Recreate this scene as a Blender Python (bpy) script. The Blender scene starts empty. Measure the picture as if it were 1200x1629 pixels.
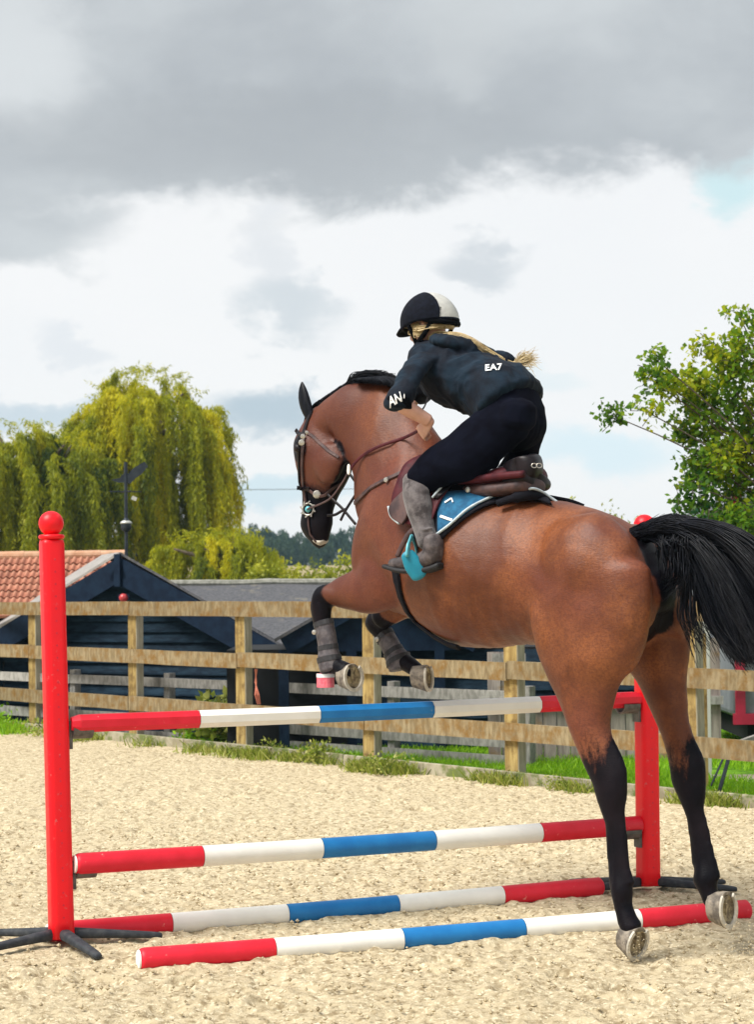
import bpy, bmesh, math, random
import numpy as np
from mathutils import Vector, Matrix
from mathutils.bvhtree import BVHTree

random.seed(7); RNG = np.random.default_rng(7)
scene = bpy.context.scene
COL = scene.collection
R = math.radians

# ------------------------------------------------------------------ camera
CAM = Vector((0, 0, 1.5)); FP = 3000.0; PITCH = math.atan(117.5/3000); ROLL = 0.0115
_f = Vector((0, math.cos(PITCH), math.sin(PITCH)))
_u = Vector((0, -math.sin(PITCH), math.cos(PITCH)))
_r = Vector((1, 0, 0))
CR = _r*math.cos(ROLL) - _u*math.sin(ROLL)
CU = _u*math.cos(ROLL) + _r*math.sin(ROLL)
cam_data = bpy.data.cameras.new('camera'); cam = bpy.data.objects.new('camera', cam_data)
COL.objects.link(cam); scene.camera = cam
M3 = Matrix((CR, CU, -_f)).transposed()
cam.matrix_world = Matrix.Translation(CAM) @ M3.to_4x4()
cam_data.sensor_fit = 'HORIZONTAL'; cam_data.sensor_width = 36; cam_data.lens = FP/1200*36
cam_data.clip_start = 0.1; cam_data.clip_end = 3000
cam_data.dof.use_dof = True; cam_data.dof.focus_distance = 8.3; cam_data.dof.aperture_fstop = 9.0

# ------------------------------------------------------------------ world
SUN_EL, SUN_AZ = R(53), R(-122)      # azimuth measured from +Y towards +X: behind the camera, to the left
world = bpy.data.worlds.new('World'); scene.world = world; world.use_nodes = True
nt = world.node_tree; nt.nodes.clear()
def N(tree, t, **k):
    n = tree.nodes.new(t)
    for a, b in k.items(): setattr(n, a, b)
    return n
def mth(tree, op, a, b=None, c=None, clamp=False):
    n = tree.nodes.new('ShaderNodeMath'); n.operation = op; n.use_clamp = clamp
    for i, v in enumerate((a, b, c)):
        if v is None: continue
        if isinstance(v, (int, float)): n.inputs[i].default_value = v
        else: tree.links.new(v, n.inputs[i])
    return n.outputs[0]
def mixc(tree, fac, a, b):
    n = tree.nodes.new('ShaderNodeMix'); n.data_type = 'RGBA'
    for s, v in ((n.inputs[0], fac), (n.inputs[6], a), (n.inputs[7], b)):
        if isinstance(v, (int, float)): s.default_value = v
        elif isinstance(v, tuple): s.default_value = (*v, 1) if len(v) == 3 else v
        else: tree.links.new(v, s)
    return n.outputs[2]
def sstep(tree, v, lo, hi):
    n = tree.nodes.new('ShaderNodeMapRange'); n.interpolation_type = 'SMOOTHSTEP'
    tree.links.new(v, n.inputs[0]); n.inputs[1].default_value = lo; n.inputs[2].default_value = hi
    return n.outputs[0]
sky = N(nt, 'ShaderNodeTexSky', sky_type='NISHITA', sun_disc=False)
sky.sun_elevation = SUN_EL; sky.sun_rotation = SUN_AZ
tc = N(nt, 'ShaderNodeTexCoord'); sep = N(nt, 'ShaderNodeSeparateXYZ')
nt.links.new(tc.outputs['Generated'], sep.inputs[0])
def wnoise(scale, detail, rough, dist=0, sz=1.0, off=0.0):
    mp = N(nt, 'ShaderNodeMapping'); nt.links.new(tc.outputs['Generated'], mp.inputs[0])
    mp.inputs['Scale'].default_value = (scale, scale, scale*sz); mp.inputs['Location'].default_value = (off, off*.7, off*.3)
    n = N(nt, 'ShaderNodeTexNoise'); n.inputs['Scale'].default_value = 1; n.inputs['Detail'].default_value = detail
    n.inputs['Roughness'].default_value = rough; n.inputs['Distortion'].default_value = dist
    nt.links.new(mp.outputs[0], n.inputs[0]); return n.outputs[0]
az = mth(nt, 'ARCTAN2', sep.outputs[0], sep.outputs[1])
el = mth(nt, 'ARCSINE', sep.outputs[2])
n1 = mth(nt, 'SUBTRACT', wnoise(9, 6, .6, .3, 1.6), .5)
n2 = mth(nt, 'SUBTRACT', wnoise(22, 6, .62, .2, 1.6, 3), .5)
n3 = mth(nt, 'SUBTRACT', wnoise(5, 5, .55, .1, 2.2, 9), .5)
azd = mth(nt, 'MULTIPLY_ADD', n2, .055, az)
eld = mth(nt, 'ADD', el, mth(nt, 'ADD', mth(nt, 'MULTIPLY', n1, .075), mth(nt, 'MULTIPLY', n2, .035)))
def blob(px, py, rx, ry, soft=.9):
    a0 = (px-600)/3000; e0 = (932-py)/3000
    dx = mth(nt, 'DIVIDE', mth(nt, 'SUBTRACT', azd, a0), rx/3000)
    dy = mth(nt, 'DIVIDE', mth(nt, 'SUBTRACT', eld, e0), ry/3000)
    d2 = mth(nt, 'ADD', mth(nt, 'MULTIPLY', dx, dx), mth(nt, 'MULTIPLY', dy, dy))
    return mth(nt, 'SUBTRACT', 1, sstep(nt, d2, 1-soft, 1+soft))
K = 8.3     # cloud colours are radiances; the Background below is at 0.1
def kc(c): return tuple(x*K for x in c)
white = mixc(nt, sstep(nt, n3, -.25, .25), kc((.895, .91, .92)), kc((.93, .935, .935)))
c = white
for px, py, rx, ry, col, amt in [
    (1175, 300, 60, 55, (.60, .82, .86), .85), (470, 490, 80, 42, (.62, .68, .72), .8), (430, 400, 40, 60, (.68, .72, .76), .5),
    (775, 410, 75, 30, (.60, .65, .69), .75), (430, 648, 105, 42, (.46, .57, .65), .9), (60, 650, 100, 28, (.55, .66, .74), .8),
    (400, 805, 120, 26, (.62, .78, .86), .8), (950, 720, 110, 42, (.66, .84, .92), .7), (120, 540, 60, 20, (.66, .72, .78), .4),
    (560, 790, 70, 22, (.66, .80, .88), .6), (840, 575, 90, 25, (.72, .84, .88), .5), (20, 250, 120, 90, (.78, .8, .81), .3)]:
    c = mixc(nt, mth(nt, 'MULTIPLY', blob(px, py, rx, ry), amt), c, kc(col))
# the heavy grey cloud bank: its ragged base climbs from left to right
edge = mth(nt, 'MULTIPLY_ADD', az, .075, .201)
up = mth(nt, 'SUBTRACT', eld, edge)
bank = sstep(nt, up, -.006, .014)
bank = mth(nt, 'MAXIMUM', bank, blob(30, 375, 150, 62, .8))
greyn = sstep(nt, mth(nt, 'ADD', mth(nt, 'MULTIPLY', n3, 1.3), mth(nt, 'MULTIPLY', n1, .7)), -.35, .4)
grey = mixc(nt, greyn, kc((.455, .485, .51)), kc((.65, .685, .70)))
grey = mixc(nt, mth(nt, 'MULTIPLY', blob(30, 110, 110, 120, 1), .8), grey, kc((.74, .77, .78)))
grey = mixc(nt, mth(nt, 'MULTIPLY', blob(745, 60, 60, 110, 1), .45), grey, kc((.62, .65, .66)))
grey = mixc(nt, mth(nt, 'MULTIPLY', blob(420, 240, 380, 80, 1), .6), grey, kc((.41, .435, .455)))
grey = mixc(nt, mth(nt, 'MULTIPLY', sstep(nt, el, .33, .6), .8), grey, kc((.74, .76, .78)))   # thinner, brighter overcast overhead
c = mixc(nt, bank, c, grey)
c = mixc(nt, .94, sky.outputs[0], c)
bg = N(nt, 'ShaderNodeBackground'); bg.inputs[1].default_value = 0.1
wo = N(nt, 'ShaderNodeOutputWorld'); nt.links.new(c, bg.inputs[0]); nt.links.new(bg.outputs[0], wo.inputs[0])

sd = bpy.data.lights.new('sun', 'SUN'); sd.energy = 4.2; sd.angle = R(26); sd.color = (1, .955, .88)
sun = bpy.data.objects.new('sun', sd); COL.objects.link(sun)
sdir = Vector((math.sin(SUN_AZ)*math.cos(SUN_EL), math.cos(SUN_AZ)*math.cos(SUN_EL), math.sin(SUN_EL)))
sun.rotation_euler = sdir.to_track_quat('Z', 'Y').to_euler(); sun.location = (-5, -8, 15)
vs = scene.view_settings; vs.view_transform = 'Standard'; vs.look = 'None'; vs.exposure = 0.34; vs.gamma = 1; vs.use_curve_mapping = False
scene.render.engine = 'CYCLES'

# ------------------------------------------------------------------ projection helpers
def ray(px, py): return _f + CR*((px-600)/FP) + CU*((814.5-py)/FP)
def at(px, py, d):                        # point on the ray whose world Y is d
    r = ray(px, py); return CAM + r*(d/r.y)
def onz(px, py, z=0.0):
    r = ray(px, py); return CAM + r*((z-CAM.z)/r.z)
HO = Vector((1.13, 7.68, 0)); HA = R(48)
HH = Vector((-math.sin(HA), math.cos(HA), 0)); HN = Vector((-math.cos(HA), -math.sin(HA), 0)); UPV = Vector((0, 0, 1))
def sp(px, py, v=0.0):                    # point of the horse's lengthwise plane, v metres to its left
    r = ray(px, py); return CAM + r*(((HO-CAM).dot(HN)+v)/r.dot(HN))
def horse_uvz(p): q = p-HO; return q.dot(HH), q.dot(HN), q.z

# ------------------------------------------------------------------ noise in numpy
def _hash(ix, iy, seed):
    h = (ix.astype(np.int64)*374761393 + iy.astype(np.int64)*668265263 + seed*974634777) & 0xffffffff
    h = ((h ^ (h >> 13))*1274126177) & 0xffffffff
    return ((h ^ (h >> 16)) & 0xffff)/65535.0
def vnoise(x, y, seed=0):
    ix = np.floor(x); iy = np.floor(y); fx = x-ix; fy = y-iy
    fx = fx*fx*(3-2*fx); fy = fy*fy*(3-2*fy)
    a = _hash(ix, iy, seed); b = _hash(ix+1, iy, seed); c_ = _hash(ix, iy+1, seed); d = _hash(ix+1, iy+1, seed)
    return (a*(1-fx)+b*fx)*(1-fy)+(c_*(1-fx)+d*fx)*fy
def fbm(x, y, seed=0, o=4):
    s = 0; a = .5
    for i in range(o): s = s + a*vnoise(x*2**i, y*2**i, seed+i); a *= .5
    return s

# ------------------------------------------------------------------ object helpers
def tag(o, label=None, cat=None, group=None, kind=None):
    if label: o['label'] = label
    if cat: o['category'] = cat
    if group: o['group'] = group
    if kind: o['kind'] = kind
    return o
def wloc(o):
    p = Vector((0, 0, 0))
    while o: p += o.location; o = o.parent
    return p
def empty(name, loc=(0, 0, 0)):
    o = bpy.data.objects.new(name, None); o.location = loc; o.empty_display_size = .1; COL.objects.link(o); return o
def link(name, me, mat=None, parent=None, smooth=False):
    if mat:
        for m in (mat if isinstance(mat, (list, tuple)) else [mat]): me.materials.append(m)
    if smooth: me.polygons.foreach_set('use_smooth', [True]*len(me.polygons))
    o = bpy.data.objects.new(name, me); COL.objects.link(o)
    if parent is not None: o.parent = parent
    return o
def mesh_obj(name, verts, faces, mat=None, parent=None, smooth=False, world=True, mi=None, origin=None):
    """verts in world coordinates; the object's own origin is put at the mesh centre (or parent)"""
    V = np.array([tuple(v) for v in verts], dtype=float) if not isinstance(verts, np.ndarray) else verts
    off = np.array(wloc(parent)) if (parent is not None and world) else np.zeros(3)
    org = np.array(origin) if origin is not None else (V.mean(0) if parent is None else off)
    me = bpy.data.meshes.new(name)
    me.from_pydata((V-org).tolist() if world else V.tolist(), [], [tuple(int(i) for i in f) for f in faces])
    if mi is not None: me.polygons.foreach_set('material_index', mi)
    me.update()
    o = link(name, me, mat, parent, smooth)
    if world: o.location = Vector(org-off)
    return o
def fast_quads(name, P, mat, parent=None, kind=None, cols=None):
    """P: (n,4,3) world quads"""
    n = len(P); me = bpy.data.meshes.new(name)
    off = np.array(wloc(parent)) if parent is not None else np.zeros(3)
    me.vertices.add(n*4); me.vertices.foreach_set('co', (P-off).reshape(-1).astype(np.float32))
    me.loops.add(n*4); me.loops.foreach_set('vertex_index', np.arange(n*4, dtype=np.int32))
    me.polygons.add(n); me.polygons.foreach_set('loop_start', np.arange(0, n*4, 4, dtype=np.int32))
    me.polygons.foreach_set('loop_total', np.full(n, 4, dtype=np.int32))
    if cols is not None:
        at_ = me.attributes.new('tone', 'FLOAT', 'FACE'); at_.data.foreach_set('value', cols.astype(np.float32))
    me.update(calc_edges=True)
    o = link(name, me, mat, parent)
    if kind: o['kind'] = kind
    return o
class MB:
    def __init__(s): s.v = []; s.f = []; s.m = []
    def add(s, vs_, fs, m=0):
        k = len(s.v); s.v += [Vector(v) for v in vs_]; s.f += [tuple(i+k for i in f) for f in fs]; s.m += [m]*len(fs); return s
    def box(s, c, size, rot=None, m=0, jit=0):
        hx, hy, hz = [q/2 for q in size]; c = Vector(c)
        vs_ = [Vector((x, y, z)) for z in (-hz, hz) for y in (-hy, hy) for x in (-hx, hx)]
        if jit: vs_ = [v+Vector([random.uniform(-jit, jit) for _ in range(3)]) for v in vs_]
        if rot is not None: vs_ = [rot @ v for v in vs_]
        return s.add([c+v for v in vs_], [(0, 2, 3, 1), (4, 5, 7, 6), (0, 1, 5, 4), (2, 6, 7, 3), (0, 4, 6, 2), (1, 3, 7, 5)], m)
    def beam(s, a, b, w, h, up=UPV, m=0, jit=0, bev=0):
        a = Vector(a); b = Vector(b); d = (b-a); L = d.length; d.normalize()
        side = d.cross(up).normalized(); up2 = side.cross(d).normalized()
        if not bev:
            vs_ = []
            for t in (a, b):
                for y, z in ((-w/2, -h/2), (w/2, -h/2), (w/2, h/2), (-w/2, h/2)):
                    vs_.append(t+side*(y+random.uniform(-jit, jit))+up2*(z+random.uniform(-jit, jit)))
            return s.add(vs_, [(0, 3, 2, 1), (4, 5, 6, 7), (0, 1, 5, 4), (1, 2, 6, 5), (2, 3, 7, 6), (3, 0, 4, 7)], m)
        pr = [(-w/2+bev, -h/2), (w/2-bev, -h/2), (w/2, -h/2+bev), (w/2, h/2-bev), (w/2-bev, h/2), (-w/2+bev, h/2), (-w/2, h/2-bev), (-w/2, -h/2+bev)]
        vs_ = [t+side*y+up2*z for t in (a, b) for y, z in pr]
        return s.add(vs_, [tuple(reversed(range(8))), tuple(range(8, 16))]+[(i, (i+1) % 8, (i+1) % 8+8, i+8) for i in range(8)], m)
    def tube(s, pts, rad, n=8, m=0, cap=True, flat=1.0, upv=None):
        pts = [Vector(p) for p in pts]; rad = rad if isinstance(rad, (list, tuple)) else [rad]*len(pts)
        k = len(s.v); ref = None
        for i, p in enumerate(pts):
            t = (pts[min(i+1, len(pts)-1)]-pts[max(i-1, 0)]).normalized()
            if ref is None:
                ref = Vector(upv) if upv is not None else (UPV if abs(t.z) < .9 else Vector((1, 0, 0)))
            x = ref.cross(t)
            if x.length < 1e-6: x = Vector((1, 0, 0)).cross(t)
            x.normalize(); y = t.cross(x).normalized(); ref = y
            for j in range(n):
                a = 2*math.pi*j/n; s.v.append(p+x*(math.cos(a)*rad[i]*flat)+y*(math.sin(a)*rad[i]))
        for i in range(len(pts)-1):
            for j in range(n):
                a = k+i*n+j; b = k+i*n+(j+1) % n; s.f.append((a, b, b+n, a+n)); s.m.append(m)
        if cap:
            s.f.append(tuple(k+j for j in reversed(range(n)))); s.m.append(m)
            e = k+(len(pts)-1)*n; s.f.append(tuple(e+j for j in range(n))); s.m.append(m)
        return s
    def lathe(s, prof, n=24, c=(0, 0, 0), axis=None, m=0):
        c = Vector(c); k = len(s.v)
        q = UPV.rotation_difference(Vector(axis)) if axis is not None else None
        for r_, z in prof:
            for j in range(n):
                a = 2*math.pi*j/n; v = Vector((r_*math.cos(a), r_*math.sin(a), z))
                s.v.append(c+(q @ v if q else v))
        for i in range(len(prof)-1):
            for j in range(n):
                a = k+i*n+j; b = k+i*n+(j+1) % n; s.f.append((a, b, b+n, a+n)); s.m.append(m)
        s.f.append(tuple(k+j for j in reversed(range(n)))); s.m.append(m)
        e = k+(len(prof)-1)*n; s.f.append(tuple(e+j for j in range(n))); s.m.append(m)
        return s
    def build(s, name, mat, parent=None, smooth=False, world=True, origin=None):
        return mesh_obj(name, s.v, s.f, mat, parent, smooth, world, s.m if isinstance(mat, (list, tuple)) else None, origin)
def copy_tree(o, parent=None):
    c_ = o.copy(); COL.objects.link(c_); c_.parent = parent
    for ch in list(o.children): copy_tree(ch, c_)
    return c_
def evaluated(o):
    dg = bpy.context.evaluated_depsgraph_get(); dg.update()
    me = bpy.data.meshes.new_from_object(o.evaluated_get(dg)); old = o.data
    o.modifiers.clear(); o.data = me; bpy.data.meshes.remove(old)
    return o
def set_smooth(o): o.data.polygons.foreach_set('use_smooth', [True]*len(o.data.polygons))
def bvh_of(o):
    off = wloc(o); me = o.data
    return BVHTree.FromPolygons([v.co+off for v in me.vertices], [tuple(p.vertices) for p in me.polygons])
# ------------------------------------------------------------------ materials
def new_mat(name):
    m = bpy.data.materials.new(name); m.use_nodes = True; t = m.node_tree
    return m, t, t.nodes['Principled BSDF']
def tn(t, scale, detail=5, rough=.6, vec=None, dist=0, sc3=None, coord='Object'):
    n = t.nodes.new('ShaderNodeTexNoise'); n.inputs['Scale'].default_value = scale; n.inputs['Detail'].default_value = detail
    n.inputs['Roughness'].default_value = rough; n.inputs['Distortion'].default_value = dist
    c_ = t.nodes.new('ShaderNodeTexCoord'); v = c_.outputs[coord]
    if sc3:
        mp = t.nodes.new('ShaderNodeMapping'); mp.inputs['Scale'].default_value = sc3; t.links.new(v, mp.inputs[0]); v = mp.outputs[0]
    t.links.new(v, n.inputs[0]); return n.outputs[0]
def bump(t, b, h, strength=.3, dist=.01):
    n = t.nodes.new('ShaderNodeBump'); n.inputs['Strength'].default_value = strength; n.inputs['Distance'].default_value = dist
    t.links.new(h, n.inputs['Height']); t.links.new(n.outputs[0], b.inputs['Normal'])
def mat(name, c1, c2=None, rough=.6, scale=20, detail=5, lo=.35, hi=.65, sc3=None, bmp=0, bscale=None, bdist=.005, metal=0, spec=.5, coat=0, sheen=0, rnd=0, c3=None, s3=3, l3=.55, h3=.7, trans=0, sss=0):
    m, t, b = new_mat(name)
    b.inputs['Roughness'].default_value = rough; b.inputs['Metallic'].default_value = metal
    b.inputs['Specular IOR Level'].default_value = spec; b.inputs['Coat Weight'].default_value = coat
    b.inputs['Sheen Weight'].default_value = sheen; b.inputs['Subsurface Weight'].default_value = sss
    if sss: b.inputs['Subsurface Scale'].default_value = .01
    col = (*c1, 1)
    if c2:
        n = tn(t, scale, detail, sc3=sc3); col = mixc(t, sstep(t, n, lo, hi), tuple(c1), tuple(c2))
    if c3:
        n = tn(t, s3, 4, .65, sc3=None); col = mixc(t, sstep(t, n, l3, h3), col if not isinstance(col, tuple) else tuple(c1), tuple(c3))
    if rnd:
        oi = t.nodes.new('ShaderNodeObjectInfo'); hs = t.nodes.new('ShaderNodeHueSaturation')
        hs.inputs['Value'].default_value = 1
        v = mth(t, 'MULTIPLY_ADD', oi.outputs['Random'], rnd*2, 1-rnd); t.links.new(v, hs.inputs['Value'])
        if isinstance(col, tuple): hs.inputs['Color'].default_value = col if len(col) == 4 else (*col, 1)
        else: t.links.new(col, hs.inputs['Color'])
        col = hs.outputs[0]
    if isinstance(col, tuple): b.inputs['Base Color'].default_value = col if len(col) == 4 else (*col, 1)
    else: t.links.new(col, b.inputs['Base Color'])
    if bmp: bump(t, b, tn(t, bscale or scale, 6, .65, sc3=sc3), bmp, bdist)
    return m
def leafmat(name, dark, mid, light, trans=.35):
    m, t, b = new_mat(name)
    a = t.nodes.new('ShaderNodeAttribute'); a.attribute_name = 'tone'
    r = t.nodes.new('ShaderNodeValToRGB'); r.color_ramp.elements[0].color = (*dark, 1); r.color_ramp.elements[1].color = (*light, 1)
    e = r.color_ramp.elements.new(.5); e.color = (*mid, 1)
    t.links.new(a.outputs['Fac'], r.inputs[0])
    b.inputs['Roughness'].default_value = .5; b.inputs['Specular IOR Level'].default_value = .3
    t.links.new(r.outputs[0], b.inputs['Base Color'])
    tr = t.nodes.new('ShaderNodeBsdfTranslucent'); t.links.new(r.outputs[0], tr.inputs[0])
    mx = t.nodes.new('ShaderNodeMixShader'); mx.inputs[0].default_value = trans
    t.links.new(b.outputs[0], mx.inputs[1]); t.links.new(tr.outputs[0], mx.inputs[2])
    t.links.new(mx.outputs[0], t.nodes['Material Output'].inputs[0]); return m
M = {}
M['sand'] = mat('sand', (.28, .215, .125), (.56, .47, .31), rough=.95, scale=22, detail=8, lo=.32, hi=.58, bmp=.9, bscale=70, bdist=.012, spec=.15, c3=(.76, .67, .48), s3=48, l3=.52, h3=.66)
M['grass_ground'] = mat('grass_ground', (.06, .15, .010), (.15, .32, .015), rough=.9, scale=6, bmp=.5, bscale=60, spec=.2)
M['field'] = mat('field', (.24, .20, .10), (.36, .29, .16), rough=.95, scale=.05, spec=.1)
M['gravel'] = mat('gravel', (.22, .19, .15), (.36, .31, .25), rough=.95, scale=90, bmp=.6, spec=.2)
M['red'] = mat('red_plastic', (.90, .004, .012), (.84, .004, .014), rough=.42, scale=6, spec=.35, c3=(.72, .10, .10), s3=34, l3=.62, h3=.72)
M['pole_red'] = mat('pole_red_paint', (.66, .008, .025), (.74, .012, .035), rough=.5, scale=9, spec=.4, c3=(.78, .25, .22), s3=30, l3=.66, h3=.74)
M['pole_white'] = mat('pole_white_paint', (.86, .85, .80), (.80, .79, .74), rough=.5, scale=8, spec=.4, c3=(.60, .56, .47), s3=34, l3=.66, h3=.8)
M['pole_blue'] = mat('pole_blue_paint', (.006, .15, .42), (.010, .18, .47), rough=.5, scale=9, spec=.4, c3=(.16, .30, .42), s3=30, l3=.68, h3=.78)
M['black_rubber'] = mat('black_rubber', (.015, .02, .028), (.045, .05, .055), rough=.75, scale=30, lo=.4, hi=.7, bmp=.2)
M['cup_grey'] = mat('cup_plastic', (.06, .06, .055), (.13, .12, .11), rough=.6, scale=30)
M['fence_wood'] = mat('fence_wood', (.17, .125, .065), (.32, .255, .15), rough=.85, scale=16, detail=9, lo=.3, hi=.7, sc3=(1.6, 1.6, .5), bmp=.5, bscale=40, rnd=.10, spec=.2, c3=(.20, .11, .03), s3=9, l3=.42, h3=.70)
M['post_wood'] = mat('post_wood', (.24, .16, .055), (.42, .31, .12), rough=.85, scale=30, detail=8, sc3=(1, 1, .12), bmp=.5, bscale=60, rnd=.1, spec=.2, c3=(.17, .11, .04), s3=9, l3=.45, h3=.68)
M['post_side'] = mat('post_side', (.26, .24, .18), (.38, .35, .27), rough=.9, scale=30, detail=8, sc3=(1, 1, .15), bmp=.4, spec=.15)
M['grey_wood'] = mat('grey_wood', (.20, .195, .18), (.34, .33, .31), rough=.9, scale=25, detail=8, sc3=(1, 1, .4), bmp=.5, rnd=.15, spec=.15)
M['grey_plank'] = mat('grey_plank', (.20, .17, .155), (.34, .30, .27), rough=.9, scale=25, detail=8, sc3=(1, 1, .12), bmp=.5, rnd=.15, spec=.15, c3=(.25, .17, .09), s3=4)
M['kick'] = mat('kickboard_wood', (.24, .21, .14), (.36, .33, .24), rough=.9, scale=12, bmp=.4, rnd=.12, c3=(.12, .15, .04), s3=5, l3=.5, h3=.62)
M['black_board'] = mat('black_board', (.004, .014, .028), (.014, .036, .060), rough=.75, scale=14, detail=8, sc3=(.5, .5, 2), bmp=.5, bscale=60, rnd=.3, spec=.15)
M['black_trim'] = mat('black_trim', (.003, .010, .026), (.006, .018, .040), rough=.7, scale=10, bmp=.2, spec=.15)
M['void'] = mat('dark_interior', (.004, .005, .007), rough=.9)
M['tile'] = mat('clay_tile', (.32, .125, .08), (.44, .20, .13), rough=.8, scale=9, bmp=.3, rnd=.18, spec=.25, c3=(.33, .20, .14), s3=8)
M['ridge_tile'] = mat('ridge_tile', (.46, .24, .14), (.56, .34, .22), rough=.85, scale=9, rnd=.12, c3=(.30, .24, .15), s3=7)
M['verge'] = mat('verge_lead', (.24, .23, .22), (.34, .32, .30), rough=.8, scale=12)
M['felt'] = mat('roof_felt', (.055, .058, .066), (.10, .10, .11), rough=.95, scale=30, bmp=.6, c3=(.15, .14, .12), s3=5)
M['ridge_cap'] = mat('ridge_cap_moss', (.18, .18, .15), (.30, .30, .26), rough=.95, scale=16, bmp=.6)
M['iron'] = mat('black_iron', (.012, .02, .032), (.025, .035, .045), rough=.5, scale=20, metal=.3)
M['pale_metal'] = mat('pale_metal', (.55, .56, .52), rough=.4, metal=.3)
M['red_lamp'] = mat('red_beacon', (.45, .04, .045), rough=.3)
M['bark'] = mat('bark', (.06, .045, .03), (.12, .095, .065), rough=.95, scale=16, sc3=(1, 1, .3), bmp=.8)
M['willow'] = leafmat('willow_leaf', (.07, .12, .022), (.34, .38, .018), (.74, .68, .025), .55)
M['oak'] = leafmat('tree_leaf', (.012, .075, .024), (.15, .30, .014), (.66, .64, .022), .55)
M['hedge'] = leafmat('hedge_leaf', (.09, .14, .018), (.30, .34, .022), (.55, .54, .045), .45)
M['wood'] = leafmat('distant_leaf', (.016, .045, .026), (.038, .075, .032), (.09, .12, .035), .2)
M['blade'] = leafmat('grass_blade', (.10, .24, .010), (.25, .50, .012), (.45, .68, .04), .4)
M['weed'] = leafmat('weed_leaf', (.09, .14, .02), (.26, .33, .03), (.52, .50, .16), .35)
M['straw'] = mat('straw', (.55, .45, .25), (.70, .60, .40), rough=.9)
M['black_hair'] = mat('black_hair', (.0015, .002, .004), (.006, .007, .012), rough=.42, scale=80, spec=.18, sc3=(1, 1, .2))
M['blonde'] = mat('blonde_hair', (.38, .27, .12), (.56, .44, .24), rough=.5, scale=60)
M['skin'] = mat('skin', (.60, .33, .25), (.66, .38, .29), rough=.5, scale=30, sss=.15)
M['jacket'] = mat('jacket_cloth', (.0022, .005, .012), (.006, .018, .034), rough=.8, scale=9, lo=.4, hi=.65, bmp=.45, bscale=16, bdist=.015, sheen=.03, spec=.18)
M['cuff'] = mat('cuff_cloth', (.002, .0025, .004), rough=.9, spec=.1)
M['breeches'] = mat('breeches_cloth', (.0018, .002, .0055), (.0035, .0045, .011), rough=.95, scale=12, bmp=.15, bscale=20, bdist=.01, spec=.08)
M['suede'] = mat('suede', (.078, .068, .070), (.145, .130, .132), rough=.95, scale=25, detail=7, bmp=.3, bscale=30, sheen=.3, spec=.1, c3=(.045, .038, .040), s3=16, l3=.46, h3=.66)
M['boot'] = mat('boot_leather', (.035, .026, .028), (.11, .09, .09), rough=.6, scale=22, lo=.4, hi=.68, bmp=.4, bscale=40)
M['sole'] = mat('boot_sole', (.008, .008, .010), rough=.7)
M['helmet_black'] = mat('helmet_velvet', (.002, .003, .007), (.005, .007, .015), rough=.85, scale=60, sheen=.02, spec=.12)
M['helmet_grey'] = mat('helmet_shell', (.42, .42, .40), (.50, .50, .47), rough=.45, scale=40, spec=.45)
M['emblem'] = mat('helmet_emblem', (.18, .18, .17), rough=.4, metal=.5)
M['print'] = mat('white_print', (.80, .80, .80), rough=.6)
M['teal'] = mat('turquoise_metal', (.004, .20, .30), (.005, .23, .34), rough=.45, spec=.5)
M['teal_pale'] = mat('turquoise_light', (.12, .45, .53), rough=.35, metal=.2)
M['leather'] = mat('brown_leather', (.038, .007, .012), (.085, .015, .020), rough=.58, scale=14, bmp=.2, spec=.18)
M['leather_dark'] = mat('dark_leather', (.005, .004, .006), (.016, .011, .013), rough=.42, scale=18, spec=.22)
M['leather_tan'] = mat('worn_leather', (.035, .018, .020), (.09, .045, .040), rough=.6, scale=20)
M['pad_black'] = mat('pad_black', (.005, .005, .009), rough=.9, spec=.2)
M['pad_blue'] = mat('pad_blue', (.004, .075, .17), (.012, .13, .26), rough=.85, scale=30, bmp=.4)
M['piping'] = mat('pad_piping', (.42, .50, .55), (.55, .62, .66), rough=.6, scale=40)
M['steel'] = mat('steel', (.62, .60, .55), (.48, .46, .42), rough=.35, metal=.8, scale=40)
M['shoe'] = mat('horseshoe', (.42, .39, .33), (.58, .54, .46), rough=.6, scale=40, metal=.15)
M['hoof'] = mat('hoof_horn', (.10, .085, .07), (.28, .24, .19), rough=.75, scale=30, bmp=.3)
M['frog'] = mat('hoof_sole', (.13, .10, .065), (.40, .33, .20), rough=.95, scale=40, bmp=.8)
M['boot_grey'] = mat('tendon_boot', (.05, .043, .05), (.12, .105, .11), rough=.6, scale=30, bmp=.4, bscale=45)
M['boot_black'] = mat('tendon_boot_dark', (.012, .012, .016), (.03, .03, .034), rough=.6, scale=30)
M['pink'] = mat('pink_label', (.75, .10, .15), (.80, .18, .22), rough=.6, scale=60)
M['twine'] = mat('pink_twine', (.62, .20, .13), rough=.8)
M['glass'] = mat('lamp_glass', (.35, .4, .42), rough=.2)
M['trailer_grey'] = mat('trailer_grey', (.17, .19, .21), (.23, .25, .27), rough=.5, scale=5)
M['trailer_red'] = mat('trailer_red', (.32, .01, .035), (.40, .016, .05), rough=.45, scale=8)
M['wire'] = mat('wire', (.10, .11, .12), rough=.6)
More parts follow.
